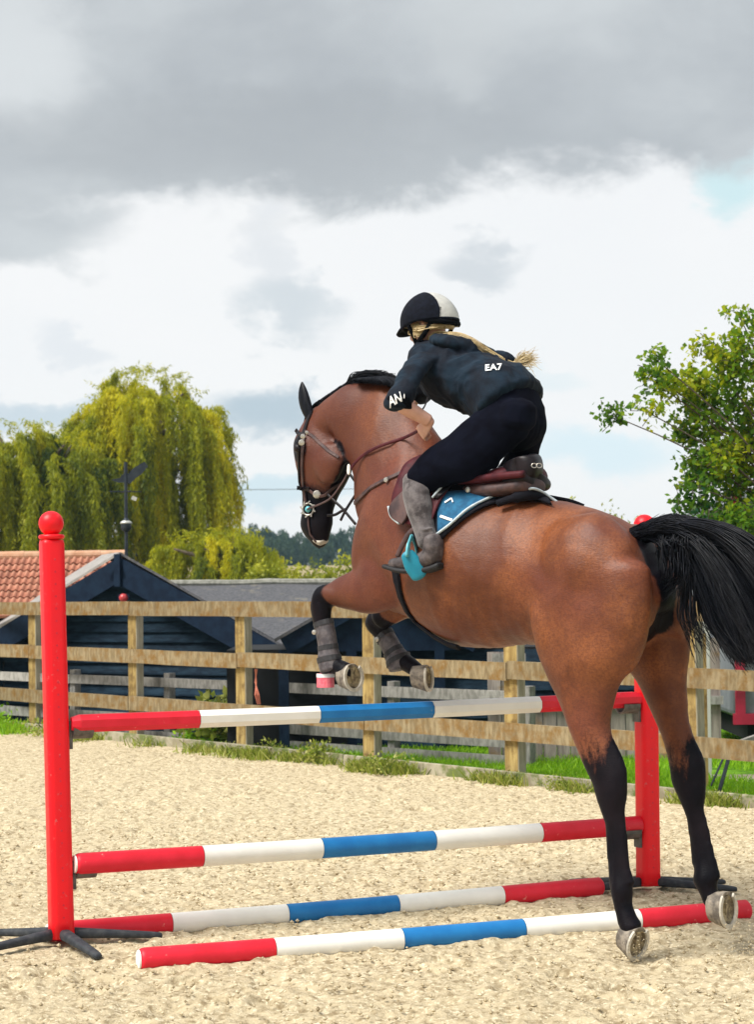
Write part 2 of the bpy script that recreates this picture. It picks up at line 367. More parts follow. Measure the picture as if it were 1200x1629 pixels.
# coat: bay body with black points and some painted shade, driven by a per-vertex map made with the body
def coat_mat():
    m, t, b = new_mat('bay_coat')
    a = t.nodes.new('ShaderNodeAttribute'); a.attribute_name = 'points'
    n = tn(t, 5, 6, .6); n2_ = tn(t, 95, 4, .75); n3_ = tn(t, 2.2, 4, .5)
    col = mixc(t, sstep(t, n, .36, .66), (.130, .038, .014), (.262, .086, .029))
    col = mixc(t, mth(t, 'MULTIPLY', sstep(t, n3_, .42, .68), .5), col, (.150, .036, .026))
    col = mixc(t, mth(t, 'MULTIPLY', sstep(t, n2_, .38, .66), .62), col, (.09, .026, .016))
    a2 = t.nodes.new('ShaderNodeAttribute'); a2.attribute_name = 'tint'; col = mixc(t, mth(t, 'MULTIPLY', a2.outputs['Fac'], .68), col, (.075, .020, .014))
    dk = mixc(t, sstep(t, n, .35, .7), (.0025, .0025, .005), (.010, .007, .010))
    f = mth(t, 'ADD', a.outputs['Fac'], mth(t, 'MULTIPLY', mth(t, 'SUBTRACT', n2_, .5), .3)); f = mth(t, 'ADD', f, mth(t, 'MULTIPLY', mth(t, 'SUBTRACT', tn(t, 24, 4, .65, sc3=(1, 1, .4)), .5), .9))
    col = mixc(t, sstep(t, f, .3, .7), col, dk)
    t.links.new(col, b.inputs['Base Color']); t.links.new(mth(t, 'MULTIPLY_ADD', sstep(t, f, .3, .7), -.22, .32), b.inputs['Specular IOR Level'])
    b.inputs['Roughness'].default_value = .44; b.inputs['Specular IOR Level'].default_value = .28
    b.inputs['Sheen Weight'].default_value = 0.0
    bump(t, b, mth(t, 'ADD', tn(t, 60, 4, .7, sc3=(1, 1, 4)), mth(t, 'MULTIPLY', tn(t, 9, 4, .6), 1.5)), .35, .006)
    return m
M['coat'] = coat_mat()
# ------------------------------------------------------------------ loft tools
def cr(p0, p1, p2, p3, t):
    return ((p1*2)+(p2-p0)*t+(p0*2-p1*5+p2*4-p3)*t*t+(p1*3-p0-p2*3+p3)*t*t*t)*.5
def smooth_secs(S, sub):
    out = []
    for i in range(len(S)-1):
        a = S[max(i-1, 0)]; b = S[i]; c_ = S[i+1]; d = S[min(i+2, len(S)-1)]
        for k in range(sub):
            t = k/sub; out.append(tuple(cr(a[j], b[j], c_[j], d[j], t) for j in range(3)))
    out.append(S[-1]); return out
def loft(mb, S, sub=4, n=24, cap0=.6, cap1=.6, pw=1.0, m=0, flatB=None):
    """S: list of (centre, half axis A, half axis B); rounded ends"""
    S = [(Vector(a), Vector(b), Vector(c_)) for a, b, c_ in S]; S = smooth_secs(S, sub)
    def caps(c0, A, B, dirv, h):
        rr = []
        for k in (1, 2, 3):
            an = k/3.3*math.pi/2; rr.append((c0+dirv*(h*math.sin(an)), A*math.cos(an), B*math.cos(an)))
        return rr
    d0 = (S[0][0]-S[1][0]).normalized(); d1 = (S[-1][0]-S[-2][0]).normalized()
    pre = caps(*S[0], d0, cap0*min(S[0][1].length, S[0][2].length)) if cap0 else []
    post = caps(*S[-1], d1, cap1*min(S[-1][1].length, S[-1][2].length)) if cap1 else []
    S = list(reversed(pre))+S+post
    k = len(mb.v)
    for c0, A, B in S:
        for j in range(n):
            a = 2*math.pi*j/n; ca, sa = math.cos(a), math.sin(a)
            if pw != 1: ca = math.copysign(abs(ca)**pw, ca); sa = math.copysign(abs(sa)**pw, sa)
            mb.v.append(c0+A*ca+B*sa)
    for i in range(len(S)-1):
        for j in range(n):
            a = k+i*n+j; b = k+i*n+(j+1) % n; mb.f.append((a, b, b+n, a+n)); mb.m.append(m)
    mb.f.append(tuple(k+j for j in reversed(range(n)))); mb.m.append(m)
    e = k+(len(S)-1)*n; mb.f.append(tuple(e+j for j in range(n))); mb.m.append(m)
def fix_normals(o):
    bm = bmesh.new(); bm.from_mesh(o.data); bmesh.ops.recalc_face_normals(bm, faces=bm.faces); bm.to_mesh(o.data); bm.free()
def tsec(T, B, w, v=0.0):
    a = sp(*T, v); b = sp(*B, v); return ((a+b)/2, (a-b)/2, HN*w)
def limb(L, v=None):
    """L: (px, py, half width px, lateral ratio[, v])"""
    C_ = [sp(q[0], q[1], q[4] if len(q) > 4 else v) for q in L]; out = []
    for i, q in enumerate(L):
        t = (C_[min(i+1, len(L)-1)]-C_[max(i-1, 0)])
        tu, tz = t.dot(HH), t.z; l = math.hypot(tu, tz); au, az_ = -tz/l, tu/l
        W = q[2]*C_[i].y/FP; b = W*q[3]
        a = math.sqrt(max(W*W-(.67*b*au)**2, (.35*W)**2))/math.sqrt((.743*au)**2+az_**2)
        out.append((C_[i], HH*(a*au)+UPV*(a*az_), HN*b))
    return out
def remesh(o, vox, it, fac=.5):
    fix_normals(o)
    m = o.modifiers.new('r', 'REMESH'); m.mode = 'VOXEL'; m.voxel_size = vox
    s = o.modifiers.new('s', 'SMOOTH'); s.iterations = it; s.factor = fac
    evaluated(o); set_smooth(o); return o

horse = empty('horse', (HO.x, HO.y, 0))
tag(horse, 'bay horse with black mane, tail and legs leaping over the striped poles', 'horse')
hb = MB()
# trunk, from the buttocks to the chest
loft(hb, [tsec((1046, 905), (1050, 975), .13), tsec((1026, 862), (1030, 1010), .20), tsec((996, 832), (985, 1045), .245), tsec((955, 812), (935, 1050), .27),
          tsec((905, 800), (880, 1030), .250), tsec((860, 793), (835, 1026), .262), tsec((815, 783), (790, 1030), .30), tsec((770, 765), (745, 1028), .305),
          tsec((730, 740), (705, 1012), .29), tsec((695, 712), (672, 990), .26), tsec((668, 700), (640, 975), .235), tsec((645, 720), (612, 965), .215),
          tsec((625, 760), (590, 945), .185), tsec((612, 800), (585, 915), .13)], n=36)
# left and right haunch: fuller than the trunk's oval
for v, dx, dy in ((.135, 0, 0), (-.135, 62, 14)):
    loft(hb, [(sp(905+dx, 900+dy, v), UPV*.19+HH*.02, HN*.145), (sp(955+dx, 905+dy, v), UPV*.23, HN*.165), (sp(1000+dx, 928+dy, v), UPV*.195, HN*.13), (sp(1020+dx, 952+dy, v), UPV*.12, HN*.10)], n=20)
# left hind leg
LH = limb([(940, 905, 86, .50), (940, 960, 88, .50), (936, 1010, 84, .50), (934, 1050, 74, .52), (931, 1085, 56, .55), (935, 1120, 41, .62), (939, 1160, 31, .72),
           (953, 1200, 29, .62), (969, 1236, 28, .62), (973, 1262, 25, .70), (976, 1293, 18, .72), (982, 1327, 12.5, .75), (985, 1360, 11.5, .8), (987, 1390, 13, .85),
           (990, 1416, 18, .9), (992, 1440, 15, .9), (1000, 1466, 17, .95), (1006, 1476, 18, .95)], v=.175)
loft(hb, LH, n=22)
loft(hb, limb([(985, 1275, 7, .9), (991, 1310, 6.5, .9), (994, 1350, 6.5, .9), (997, 1385, 8, .9), (1003, 1404, 9, .9)], v=.178), n=10)
loft(hb, limb([(972, 1285, 11, .85), (974, 1330, 10, .85), (977, 1375, 10, .85), (981, 1410, 12, .9)], v=.17), n=12)
loft(hb, limb([(960, 1165, 9, .7), (977, 1195, 10, .7), (990, 1226, 9, .8), (990, 1250, 7, .9)], v=.175), n=10)   # Achilles tendon and point of the hock
# right hind leg
RHL = limb([(1010, 930, 80, .50), (1022, 975, 76, .50), (1040, 1020, 60, .52), (1052, 1060, 45, .6), (1059, 1100, 33, .65), (1070, 1142, 25, .75), (1082, 1180, 24, .66),
            (1093, 1213, 27, .60), (1096, 1240, 26, .62), (1102, 1270, 20, .7), (1106, 1300, 13, .75), (1114, 1340, 11.5, .8), (1120, 1372, 13.5, .85), (1123, 1398, 20, .9),
            (1127, 1416, 15, .95), (1134, 1434, 15, .95)], v=-.165)
loft(hb, RHL, n=22)
loft(hb, limb([(1112, 1280, 7, .9), (1122, 1315, 6.5, .9), (1129, 1350, 7, .9), (1135, 1380, 9, .9), (1139, 1396, 9, .9)], v=-.162), n=10)
loft(hb, limb([(1100, 1290, 9.5, .85), (1106, 1335, 9, .85), (1111, 1375, 10, .9)], v=-.168), n=12)
loft(hb, limb([(1083, 1180, 9, .7), (1104, 1196, 9, .7), (1114, 1214, 8, .8), (1116, 1240, 6, .9)], v=-.165), n=10)
# left foreleg, folded
LF = limb([(628, 880, 62, .45), (610, 915, 58, .55), (585, 937, 40, .6), (556, 941, 29, .7), (532, 944, 19, .85)], v=.125)
loft(hb, LF, n=20)
loft(hb, limb([(545, 946, 13, .9), (514, 946, 16, .95), (511, 962, 17, .9), (512, 985, 14, .85), (516, 1010, 12, .85), (520, 1035, 13, .85), (526, 1054, 16, .9), (540, 1062, 13, .95), (554, 1070, 13, 1)], v=.15), n=16)
# right foreleg, folded
loft(hb, limb([(640, 900, 58, .45), (640, 940, 50, .5), (625, 966, 28, .7), (606, 985, 20, .85)], v=-.10), n=16)
loft(hb, limb([(604, 974, 15, .9), (600, 990, 19, .9), (608, 1006, 15, .85), (621, 1026, 12, .85), (633, 1046, 15, .9), (650, 1056, 14, .95), (664, 1066, 13, 1)], v=-.13), n=16)
# neck
loft(hb, [tsec((735, 745), (640, 930), .20), tsec((700, 704), (606, 885), .185), tsec((664, 652), (578, 825), .15), tsec((624, 612), (572, 775), .118), tsec((584, 606), (563, 742), .10),
          tsec((550, 616), (553, 718), .092), tsec((525, 632), (546, 700), .085), tsec((508, 648), (538, 702), .08)], n=28)
# head
loft(hb, [tsec((503, 650), (537, 690), .07), tsec((487, 672), (550, 712), .088), tsec((474, 700), (552, 730), .104), tsec((475, 728), (553, 748), .098), tsec((481, 756), (545, 770), .078),
          tsec((485, 785), (534, 790), .060), tsec((485, 812), (527, 813), .052), tsec((482, 835), (526, 832), .056), tsec((489, 852), (520, 850), .048), tsec((498, 862), (514, 860), .034)], n=26, cap1=.8)
# brow ridges over the eyes, cheek disc, lower lip
for sgn in (1, -1):
    c0 = sp(482, 708, .095*sgn); loft(hb, [(c0-UPV*.035, HH*.03, HN*.02), (c0, HH*.042, HN*.028), (c0+UPV*.035, HH*.028, HN*.02)], n=12)
    c0 = sp(523, 735, .07*sgn); loft(hb, [(c0-UPV*.085, HH*.05, HN*.03), (c0, HH*.105, HN*.045), (c0+UPV*.07, HH*.06, HN*.03)], n=16)
loft(hb, [tsec((496, 846), (524, 842), .030), tsec((502, 862), (520, 858), .028), tsec((505, 870), (516, 866), .018)], n=12)
# point of the hip, stifle and the muscles of the thigh
for s_, dx in ((1, 0), (-1, 70)):
    loft(hb, limb([(885+dx*.6, 925, 30, .6, .19*s_), (876+dx*.6, 985, 32, .7, .215*s_), (893+dx*.5, 1045, 26, .7, .205*s_), (905+dx*.5, 1085, 16, .7, .19*s_)]), n=14)
    loft(hb, limb([(990+dx*.6, 930, 30, .6, .20*s_), (985+dx*.5, 985, 30, .6, .215*s_), (968+dx*.5, 1045, 22, .6, .205*s_)]), n=14)
# shoulder and breast muscle
for v in (.13, -.13):
    loft(hb, limb([(690, 780, 42, .5), (655, 830, 50, .55), (618, 880, 44, .6), (600, 920, 34, .6)], v=v), n=18)
body = hb.build('body', M['coat'], horse)
remesh(body, .011, 6)
def relief(o):
    me = o.data; off = wloc(o); ns = [v.normal.copy() for v in me.vertices]
    from mathutils import noise as mn
    for v, n in zip(me.vertices, ns):
        p = v.co+off; u, w, z = horse_uvz(p); a = abs(mn.noise(Vector((u*4.2, w*3, z*2.6))*1.0)); b = mn.noise(Vector((u*11, w*7, z*8)))
        k = min(1, max(0, (z-.75)/.25)); d = k*(.010*(.5-1.8*a)+.0035*b)
        if .45 < u < 1.05 and z < 1.62: d += .0011*math.sin((u+.25*(z-1.2))*2*math.pi/.062)*min(1, (u-.45)/.15)*min(1, (1.05-u)/.15)*(.4+.6*min(1, max(0, (1.6-z)/.3)))
        v.co += n*d
    me.update()
relief(body)
# coat markings: black points on the legs, muzzle, ear tips; painted shade below the dock
def seg_far(P, pts):
    best = np.full(len(P), 9.9)
    for i in range(len(pts)-1):
        a = np.array(pts[i]); b = np.array(pts[i+1]); d = b-a; t = np.clip(((P-a)@d)/(d@d), 0, 1)
        best = np.minimum(best, np.linalg.norm(P-(a+t[:, None]*d), axis=1))
    return best
def points_shade_map(o):
    me = o.data; n = len(me.vertices); P = np.empty(n*3); me.vertices.foreach_get('co', P); P = P.reshape(-1, 3)+np.array(wloc(o))
    val = np.zeros(n); q = P-np.array(HO); u = q@np.array(HH); v = q@np.array(HN); z = q[:, 2]
    def leg(pts, vv, r, z0, z1):     # dark below z1, fading up to z0
        L = [sp(a, b, vv) for a, b in pts]; d = seg_far(P, L)
        near = np.clip((r-d)/.03, 0, 1); return near*np.clip((z0-z)/(z0-z1), 0, 1)
    def zz(py, x, vv): return sp(x, py, vv).z
    val = np.maximum(val, leg([(975, 1190), (975, 1260), (984, 1360), (990, 1416), (1004, 1490)], .175, .16, zz(1120, 960, .175), zz(1265, 960, .175))*1.0)
    # the back of the gaskin darkens higher than the front
    uu = sp(958, 1200, .175).dot(HH)-HO.dot(HH)
    m = (v > 0) & (z < zz(1085, 960, .175)) & (z > .2) & (u < uu-.0); val[m] = np.maximum(val[m], np.clip((zz(1085, 960, .175)-z[m])/.24, 0, 1)*np.clip((uu-u[m])/.07, 0, 1))
    val = np.maximum(val, leg([(1090, 1190), (1096, 1240), (1106, 1300), (1120, 1375), (1140, 1440)], -.165, .15, zz(1130, 1090, -.165), zz(1270, 1090, -.165)))
    uu = sp(1086, 1200, -.165).dot(HH)-HO.dot(HH)
    m = (v < 0) & (z < zz(1095, 1090, -.165)) & (z > .2) & (u < uu); val[m] = np.maximum(val[m], np.clip((zz(1095, 1090, -.165)-z[m])/.24, 0, 1)*np.clip((uu-u[m])/.07, 0, 1))
    d = seg_far(P, [sp(508, 940, .15), sp(512, 962, .15), sp(520, 1035, .15), sp(560, 1080, .15)]); val = np.maximum(val, np.clip((.085-d)/.03, 0, 1))
    d = seg_far(P, [sp(595, 975, -.13), sp(602, 992, -.13), sp(633, 1046, -.13), sp(670, 1070, -.13)]); val = np.maximum(val, np.clip((.135-d)/.03, 0, 1))
    # muzzle and front of the face
    hd = sp(503, 862); d = np.linalg.norm(P-np.array(hd), axis=1); val = np.maximum(val, np.clip((.34-d)/.13, 0, 1)*(v < .2))
    fl = seg_far(P, [sp(472, 690, 0), sp(472, 740, 0), sp(478, 800, 0), sp(486, 850, 0)]); val = np.maximum(val, np.clip((.085-fl)/.03, 0, 1)*.95)
    thr = seg_far(P, [sp(556, 712, 0), sp(560, 742, 0), sp(552, 780, 0)]); val = np.maximum(val, np.clip((.095-thr)/.03, 0, 1)*(u > 0))
    for sg in (1, -1): d = np.linalg.norm(P-np.array(sp(473, 712, .1*sg)), axis=1); val = np.maximum(val, np.clip((.085-d)/.03, 0, 1))
    # between the thighs / under the tail: shade painted dark into the coat
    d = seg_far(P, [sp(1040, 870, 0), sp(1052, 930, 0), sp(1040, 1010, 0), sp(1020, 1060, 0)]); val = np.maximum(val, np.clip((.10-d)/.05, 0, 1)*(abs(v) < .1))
    tint = np.clip((u-(horse_uvz(sp(700, 720))[0]))/.5, 0, 1)*np.clip((z-1.35)/.2, 0, 1)
    a = me.attributes.new('tint', 'FLOAT', 'POINT'); a.data.foreach_set('value', tint.astype(np.float32))
    a = me.attributes.new('points', 'FLOAT', 'POINT'); a.data.foreach_set('value', val.astype(np.float32))
points_shade_map(body)
HB = bvh_of(body)
def cast(px, py, bvh=None, off=.0):
    bvh = bvh or HB; r = ray(px, py).normalized(); h = bvh.ray_cast(CAM, r)
    if h[0] is None: return None, None
    n = h[1] if h[1].dot(r) < 0 else -h[1]
    return h[0]+n*off, n
def zoo(px, py, off=.0, v=.1, bvh=None):
    p, n = cast(px, py, bvh, off)
    return p if p is not None and p.y < 11 else sp(px, py, v)
def strap(name, pts, w, th, mat_, parent, bvh=None, off=.004, v=.1, closed=False, sub=3, rad=None):
    """a flat strap lying on the body along the given line"""
    P = []
    for i in range(len(pts)-1):
        for k in range(sub):
            t = k/sub; P.append((pts[i][0]*(1-t)+pts[i+1][0]*t, pts[i][1]*(1-t)+pts[i+1][1]*t))
    P.append(pts[-1]); C_ = []; Nn = []
    for p in P:
        q, n = cast(*p, bvh=bvh, off=off)
        if q is None or q.y > 11 or (C_ and (q-C_[-1]).length > .25): q = sp(*p, v) if not C_ else sp(*p, horse_uvz(C_[-1])[1]); n = Nn[-1] if Nn else HN
        C_.append(q); Nn.append(n)
    mb = MB(); k0 = 0
    for i, (q, n) in enumerate(zip(C_, Nn)):
        t = (C_[min(i+1, len(C_)-1)]-C_[max(i-1, 0)]).normalized(); s = t.cross(n).normalized(); n2_ = s.cross(t).normalized()
        if n2_.dot(n) < 0: n2_ = -n2_
        mb.v += [q+s*w/2, q+s*w/2*.8+n2_*th, q-s*w/2*.8+n2_*th, q-s*w/2, q-n2_*th]
    for i in range(len(C_)-1):
        for j in range(5): mb.f.append((i*5+j, i*5+(j+1) % 5, (i+1)*5+(j+1) % 5, (i+1)*5+j)); mb.m.append(0)
    mb.f += [(4, 3, 2, 1, 0), tuple((len(C_)-1)*5+j for j in range(5))]; mb.m += [0, 0]
    return mb.build(name, mat_, parent, smooth=False)

# ears
for sgn, (ex, ey, tx, ty) in ((1, (497, 672, 481, 606)), ):
    for s_, col in ((1, 0), (-1, 0)):
        base = sp(ex-2, ey, .055*s_); tip = sp(tx+(0 if s_ == 1 else 2), ty+(0 if s_ == 1 else 6), .055*s_)
        d = tip-base; fwd = HN*s_*.2+HH*.4; e = MB()
        L = []
        for t, w in ((0, .020), (.15, .028), (.35, .036), (.6, .034), (.82, .022), (.97, .005)):
            L.append((base+d*t+HH*(.012*math.sin(t*3)), HH*w, HN*w*.5))
        loft(e, L, n=14, sub=2)
        o = e.build('ear', M['black_hair'], horse, smooth=True)
# eyes
for s_ in (1, -1):
    e = MB(); e.lathe([(.001, -.02)]+[(.022*math.sin(a), -.022*math.cos(a)) for a in (.5, 1, 1.5, 2, 2.5)]+[(.001, .022)], n=14, c=sp(475, 713, .118*s_)); e.build('eye', M['leather_dark'], horse, smooth=True)
# hooves with shoe and frog
def make_hoof(cx, cy, v, axis_px, r, sole_n, lab=None):
    """cx,cy centre of the sole; sole_n outward normal of the sole in (u, n, z)"""
    c0 = sp(cx, cy, v); nrm = (HH*sole_n[0]+HN*sole_n[1]+UPV*sole_n[2]).normalized()
    f_ = (HH*axis_px[0]+HN*axis_px[1]+UPV*axis_px[2]); f_ = (f_-nrm*f_.dot(nrm)).normalized(); s_ = nrm.cross(f_)
    root = MB(); n = 28; k = 0
    def ring(rad, back, sh=0):
        out = []
        for j in range(n):
            a = 2*math.pi*j/n; ca = math.cos(a); sa = math.sin(a)
            q = rad*(1 if ca > -.6 else .93); out.append(c0-nrm*back+f_*(q*1.08*ca+sh)+s_*(q*sa*.95))
        return out
    prof = [(r*.60, .075, -.012), (r*.80, .070, -.008), (r*.90, .035, -.004), (r*1.0, .004, 0), (r*.97, 0, 0), (r*.80, .003, 0), (r*.70, .012, 0), (r*.3, .013, 0)]
    for p in prof: root.v += ring(*p)
    for i in range(len(prof)-1):
        for j in range(n): root.f.append((i*n+j, i*n+(j+1) % n, (i+1)*n+(j+1) % n, (i+1)*n+j)); root.m.append(0 if i < 5 else 1)
    root.f += [tuple(reversed(range(n))), tuple((len(prof)-1)*n+j for j in range(n))]; root.m += [0, 1]
    ho = root.build('hoof', [M['hoof'], M['frog']], horse, smooth=False); fix_normals(ho)
    fr = MB(); b = c0-nrm*.012
    fr.add([b+f_*r*.35-nrm*.002, b-f_*r*.75+s_*r*.32, b-f_*r*.75-s_*r*.32, b+f_*r*.3+nrm*.006, b-f_*r*.7+s_*r*.2+nrm*.012, b-f_*r*.7-s_*r*.2+nrm*.012],
           [(0, 1, 4, 3), (0, 3, 5, 2), (1, 2, 5, 4), (3, 4, 5)]); o = fr.build('frog', M['frog'], ho); fix_normals(o)
    sh = MB(); m_ = 22; pr = [(r*.76, 0), (r*1.0, 0), (r*1.0, .009), (r*.78, .009)]
    for j in range(m_+1):
        a = -2.45+4.9*j/m_
        for rr_, hh_ in pr: sh.v.append(c0+nrm*hh_+f_*(rr_*1.08*math.cos(a))+s_*(rr_*.95*math.sin(a)))
    for j in range(m_):
        for i in range(4): sh.f.append((j*4+i, j*4+(i+1) % 4, (j+1)*4+(i+1) % 4, (j+1)*4+i)); sh.m.append(0)
    sh.f += [(3, 2, 1, 0), tuple(m_*4+i for i in range(4))]; sh.m += [0, 0]
    o = sh.build('horseshoe', M['shoe'], ho); fix_normals(o)
make_hoof(1014, 1500, .175, (.32, 0, -1), .067, (-.88, .10, -.22))
make_hoof(1158, 1446, -.165, (.1, 0, -1), .072, (-.99, -.02, .04))
make_hoof(562, 1077, .15, (.2, 0, -1), .062, (-.85, .1, .05))
make_hoof(681, 1078, -.13, (.2, 0, -1), .060, (-.86, -.30, .03))
# mane and tail: strands
def strands(name, L, mat_, parent, n=3, label=None):
    """L: list of (points, root radius)"""
    mb = MB()
    for pts, r in L:
        m_ = len(pts); mb.tube(pts, [r*(1-.75*i/(m_-1)) for i in range(m_)], n=n, cap=False)
    return mb.build(name, mat_, parent, smooth=True)
def bez(P, m_=12):
    P = [Vector(p) for p in P]; out = []
    for i in range(len(P)-1):
        a = P[max(i-1, 0)]; b = P[i]; c_ = P[i+1]; d = P[min(i+2, len(P)-1)]
        for k in range(m_): out.append(cr(a, b, c_, d, k/m_))
    out.append(P[-1]); return out
rnd = random.Random(3)
def rj(s): return Vector((rnd.gauss(0, s), rnd.gauss(0, s), rnd.gauss(0, s)))
L = []
crest = bez([sp(498, 650), sp(525, 632), sp(552, 615), sp(584, 604), (sp(624, 610)), sp(664, 650), sp(700, 702)], 14)
nc = len(crest)-1
for i in range(1300):    # the mane streams back along the crest
    t = rnd.uniform(.30, .56); k = int(t*nc); a = crest[k]+HN*rnd.uniform(-.03, .02)-UPV*rnd.uniform(.0, .02)
    lift = rnd.random()**1.3; e = crest[min(nc, k+int(nc*rnd.uniform(.14, .30)))]
    e = e+UPV*(.0+.045*lift*(1-.4*t))+HN*rnd.uniform(-.04, .04)
    m1 = a.lerp(e, .3)+UPV*(.006+.014*lift); m2 = a.lerp(e, .7)+UPV*(.010+.012*lift)+HN*rnd.uniform(-.01, .02)
    if e.z < a.z-.08: continue
    L.append((bez([a, m1, m2, e+rj(.006)], 4), .0038))
for i in range(700):    # locks lying over onto the near side of the neck
    t = rnd.uniform(.46, .66); k = int(t*nc); a = crest[k]; ln = rnd.uniform(.05, .13)*min(1, (t-.40)*5)
    q = a-HH*ln*1.5+HN*.088-UPV*ln*.45+rj(.004); L.append((bez([a, a+HN*.05-HH*ln*.6+UPV*.004, q], 4), .0036))
for i in range(260):   # the thin roach between the ears and the mane
    t = rnd.uniform(.0, .34); k = int(t*nc); a = crest[k]+HN*rnd.uniform(-.02, .02); L.append((bez([a, a+UPV*.018-HH*.02, a+UPV*.012-HH*.05+rj(.003)], 3), .004))
for i in range(90):    # forelock
    a = sp(496, 660, rnd.uniform(-.04, .04)); L.append((bez([a, a+UPV*.02+HH*.03, sp(482, 680, rnd.uniform(-.03, .05)), sp(475, rnd.uniform(690, 712), rnd.uniform(-.02, .06))], 3), .004))
strands('mane', L, M['black_hair'], horse)
# tail: dock plus flowing strands
dock_l = [sp(1002, 858), sp(1030, 846), sp(1062, 836), sp(1100, 838), sp(1135, 858)]
dk = MB(); dk.tube(bez(dock_l, 5), [.040-.0011*i for i in range(21)], n=14); dock = dk.build('dock', M['black_hair'], horse, smooth=True)
L = []
axis = bez(dock_l, 10)
INN = [(1068, 856), (1090, 888), (1107, 945), (1126, 1000), (1160, 1048)]; OUT = [(1088, 828), (1148, 833), (1206, 866), (1258, 935), (1288, 1025)]
for i in range(1300):   # hair lying along the dock
    k = int(rnd.random()**1.2*30); an = rnd.uniform(0, 2*math.pi); o_ = (HN*math.cos(an)+UPV*math.sin(an)*.9)*.042; k2 = min(len(axis)-1, k+rnd.randrange(5, 12)); k1 = (k+k2)//2
    L.append((bez([axis[k]+o_*.92, axis[k1]+o_*1.06+rj(.002), axis[k2]+o_*1.0+rj(.006)], 4), .0034))
locks = [(rnd.random(), rnd.gauss(0, 1), rnd.gauss(0, 1)) for _ in range(70)]
for i in range(3800):
    t = rnd.random()**.9; a = axis[int(t*(len(axis)-1))]; an = rnd.uniform(0, 2*math.pi); a = a+(HN*math.cos(an)+UPV*math.sin(an)*.9)*rnd.uniform(.030, .042)
    lq, l1, l2 = locks[rnd.randrange(70)]; q = min(1.03, max(-.03, lq+rnd.gauss(0, .022))); vb = -.02+l1*.05+rnd.gauss(0, .012); P = [a]
    for k in range(5):
        if k == 0 and t > .55 or k == 1 and t > .9: continue
        x = INN[k][0]*(1-q)+OUT[k][0]*q; y = INN[k][1]*(1-q)+OUT[k][1]*q; w = k/4
        P.append(sp(x+l2*7*w+rnd.gauss(0, 3.5*w), y+rnd.gauss(0, 3*w)+l1*6*w, vb*(.4+.9*w)+rnd.gauss(0, .012*w)))
    e = P[-1]+(P[-1]-P[-2])*rnd.uniform(-.35, .25)+rj(.012); P[-1] = e
    L.append((bez(P, 4), .0036))
for i in range(130):   # loose wisps on the inner side
    a = axis[rnd.randrange(4, 30)]; x = rnd.choice((1062, 1075, 1088, 1096))+rnd.gauss(0, 4)
    P = [a, sp(x-8, 870, rnd.gauss(.02, .03)), sp(x-4+rnd.gauss(0, 4), 915, rnd.gauss(0, .04)), sp(x-22+rnd.gauss(0, 12), 945+rnd.gauss(0, 10), rnd.gauss(0, .04))]
    L.append((bez(P, 4), .0035))
for i in range(60):
    x = 1098+rnd.gauss(0, 7); a = axis[rnd.randrange(14, 38)]
    P = [a, sp(x-6, 880, rnd.gauss(-.02, .03)), sp(x, 930, rnd.gauss(-.02, .04)), sp(x+3+rnd.gauss(0, 5), 985, rnd.gauss(-.02, .04)), sp(x+26+rnd.gauss(0, 8), 1035+rnd.gauss(0, 15), 0)]
    L.append((bez(P, 4), .0035))
strands('tail', L, M['black_hair'], horse)
# ------------------------------------------------------------------ boots on the forelegs
def tendon_boot(v, secs, lab, studs, label_px=None):
    root = empty('tendon_boot', tuple(sp(secs[0][0], secs[0][1], v))); tag(root, lab, 'horse boot', 'tendon boots on the forelegs')
    a = MB(); loft(a, limb(secs, v=v), n=18, cap0=.15, cap1=.15); a.build('shell', M['boot_grey'], root, smooth=True)
    S = limb(secs, v=v)
    for t in (.22, .5, .78):
        i = int(t*(len(S)-1)); c0, A, B = S[i]; nx = S[min(i+1, len(S)-1)][0]-c0; d = nx.normalized()
        b = MB(); n = 18
        for dz in (-.012, .012):
            for j in range(n): an = 2*math.pi*j/n; b.v.append(c0+d*dz+A*1.06*math.cos(an)+B*1.06*math.sin(an))
        for j in range(n): b.f.append((j, (j+1) % n, n+(j+1) % n, n+j)); b.m.append(0)
        b.build('strap', M['boot_black'], root)
    c0 = sp(*studs, v)-HN*0; q = MB(); q.lathe([(.002, .012), (.010, .010), (.012, 0), (.002, -.002)], n=12, c=c0+HN*.055-HH*.01, axis=tuple((HN*.9-HH*.5).normalized())); q.build('stud', M['steel'], root)
    if label_px:
        x, y = label_px; g = MB(); W = .072
        c0 = sp(x, y, v); t_ = (HH*-.75+HN*-.5).normalized(); u_ = CR
        for (z0, z1, mm) in ((-.032, .006, 1), (.007, .032, 0)):
            pass
        ring = MB(); n = 18
        for zz_ in (-.032, .030):
            for j in range(n): an = 2*math.pi*j/n; ring.v.append(c0+UPV*zz_+HH*.044*math.cos(an)+HN*.036*math.sin(an))
        for j in range(n): ring.f.append((j, (j+1) % n, n+(j+1) % n, n+j)); ring.m.append(0)
        ring.f += [tuple(reversed(range(n))), tuple(range(n, 2*n))]; ring.m += [0, 0]
        p = ring.build('label_band', M['pink'], root)
        ring = MB()
        for zz_ in (.014, .031):
            for j in range(n): an = 2*math.pi*j/n; ring.v.append(c0+UPV*zz_+HH*.0452*math.cos(an)+HN*.0372*math.sin(an))
        for j in range(n): ring.f.append((j, (j+1) % n, n+(j+1) % n, n+j)); ring.m.append(0)
        ring.build('white_stripe', M['print'], p)
    return root
tendon_boot(.15, [(515, 992, 16, .85), (519, 1010, 16, .85), (522, 1030, 16, .85), (524, 1048, 19, .9), (528, 1066, 19, .9)], 'grey tendon boot with a pink label, on the left foreleg', (511, 1005), (518, 1082))
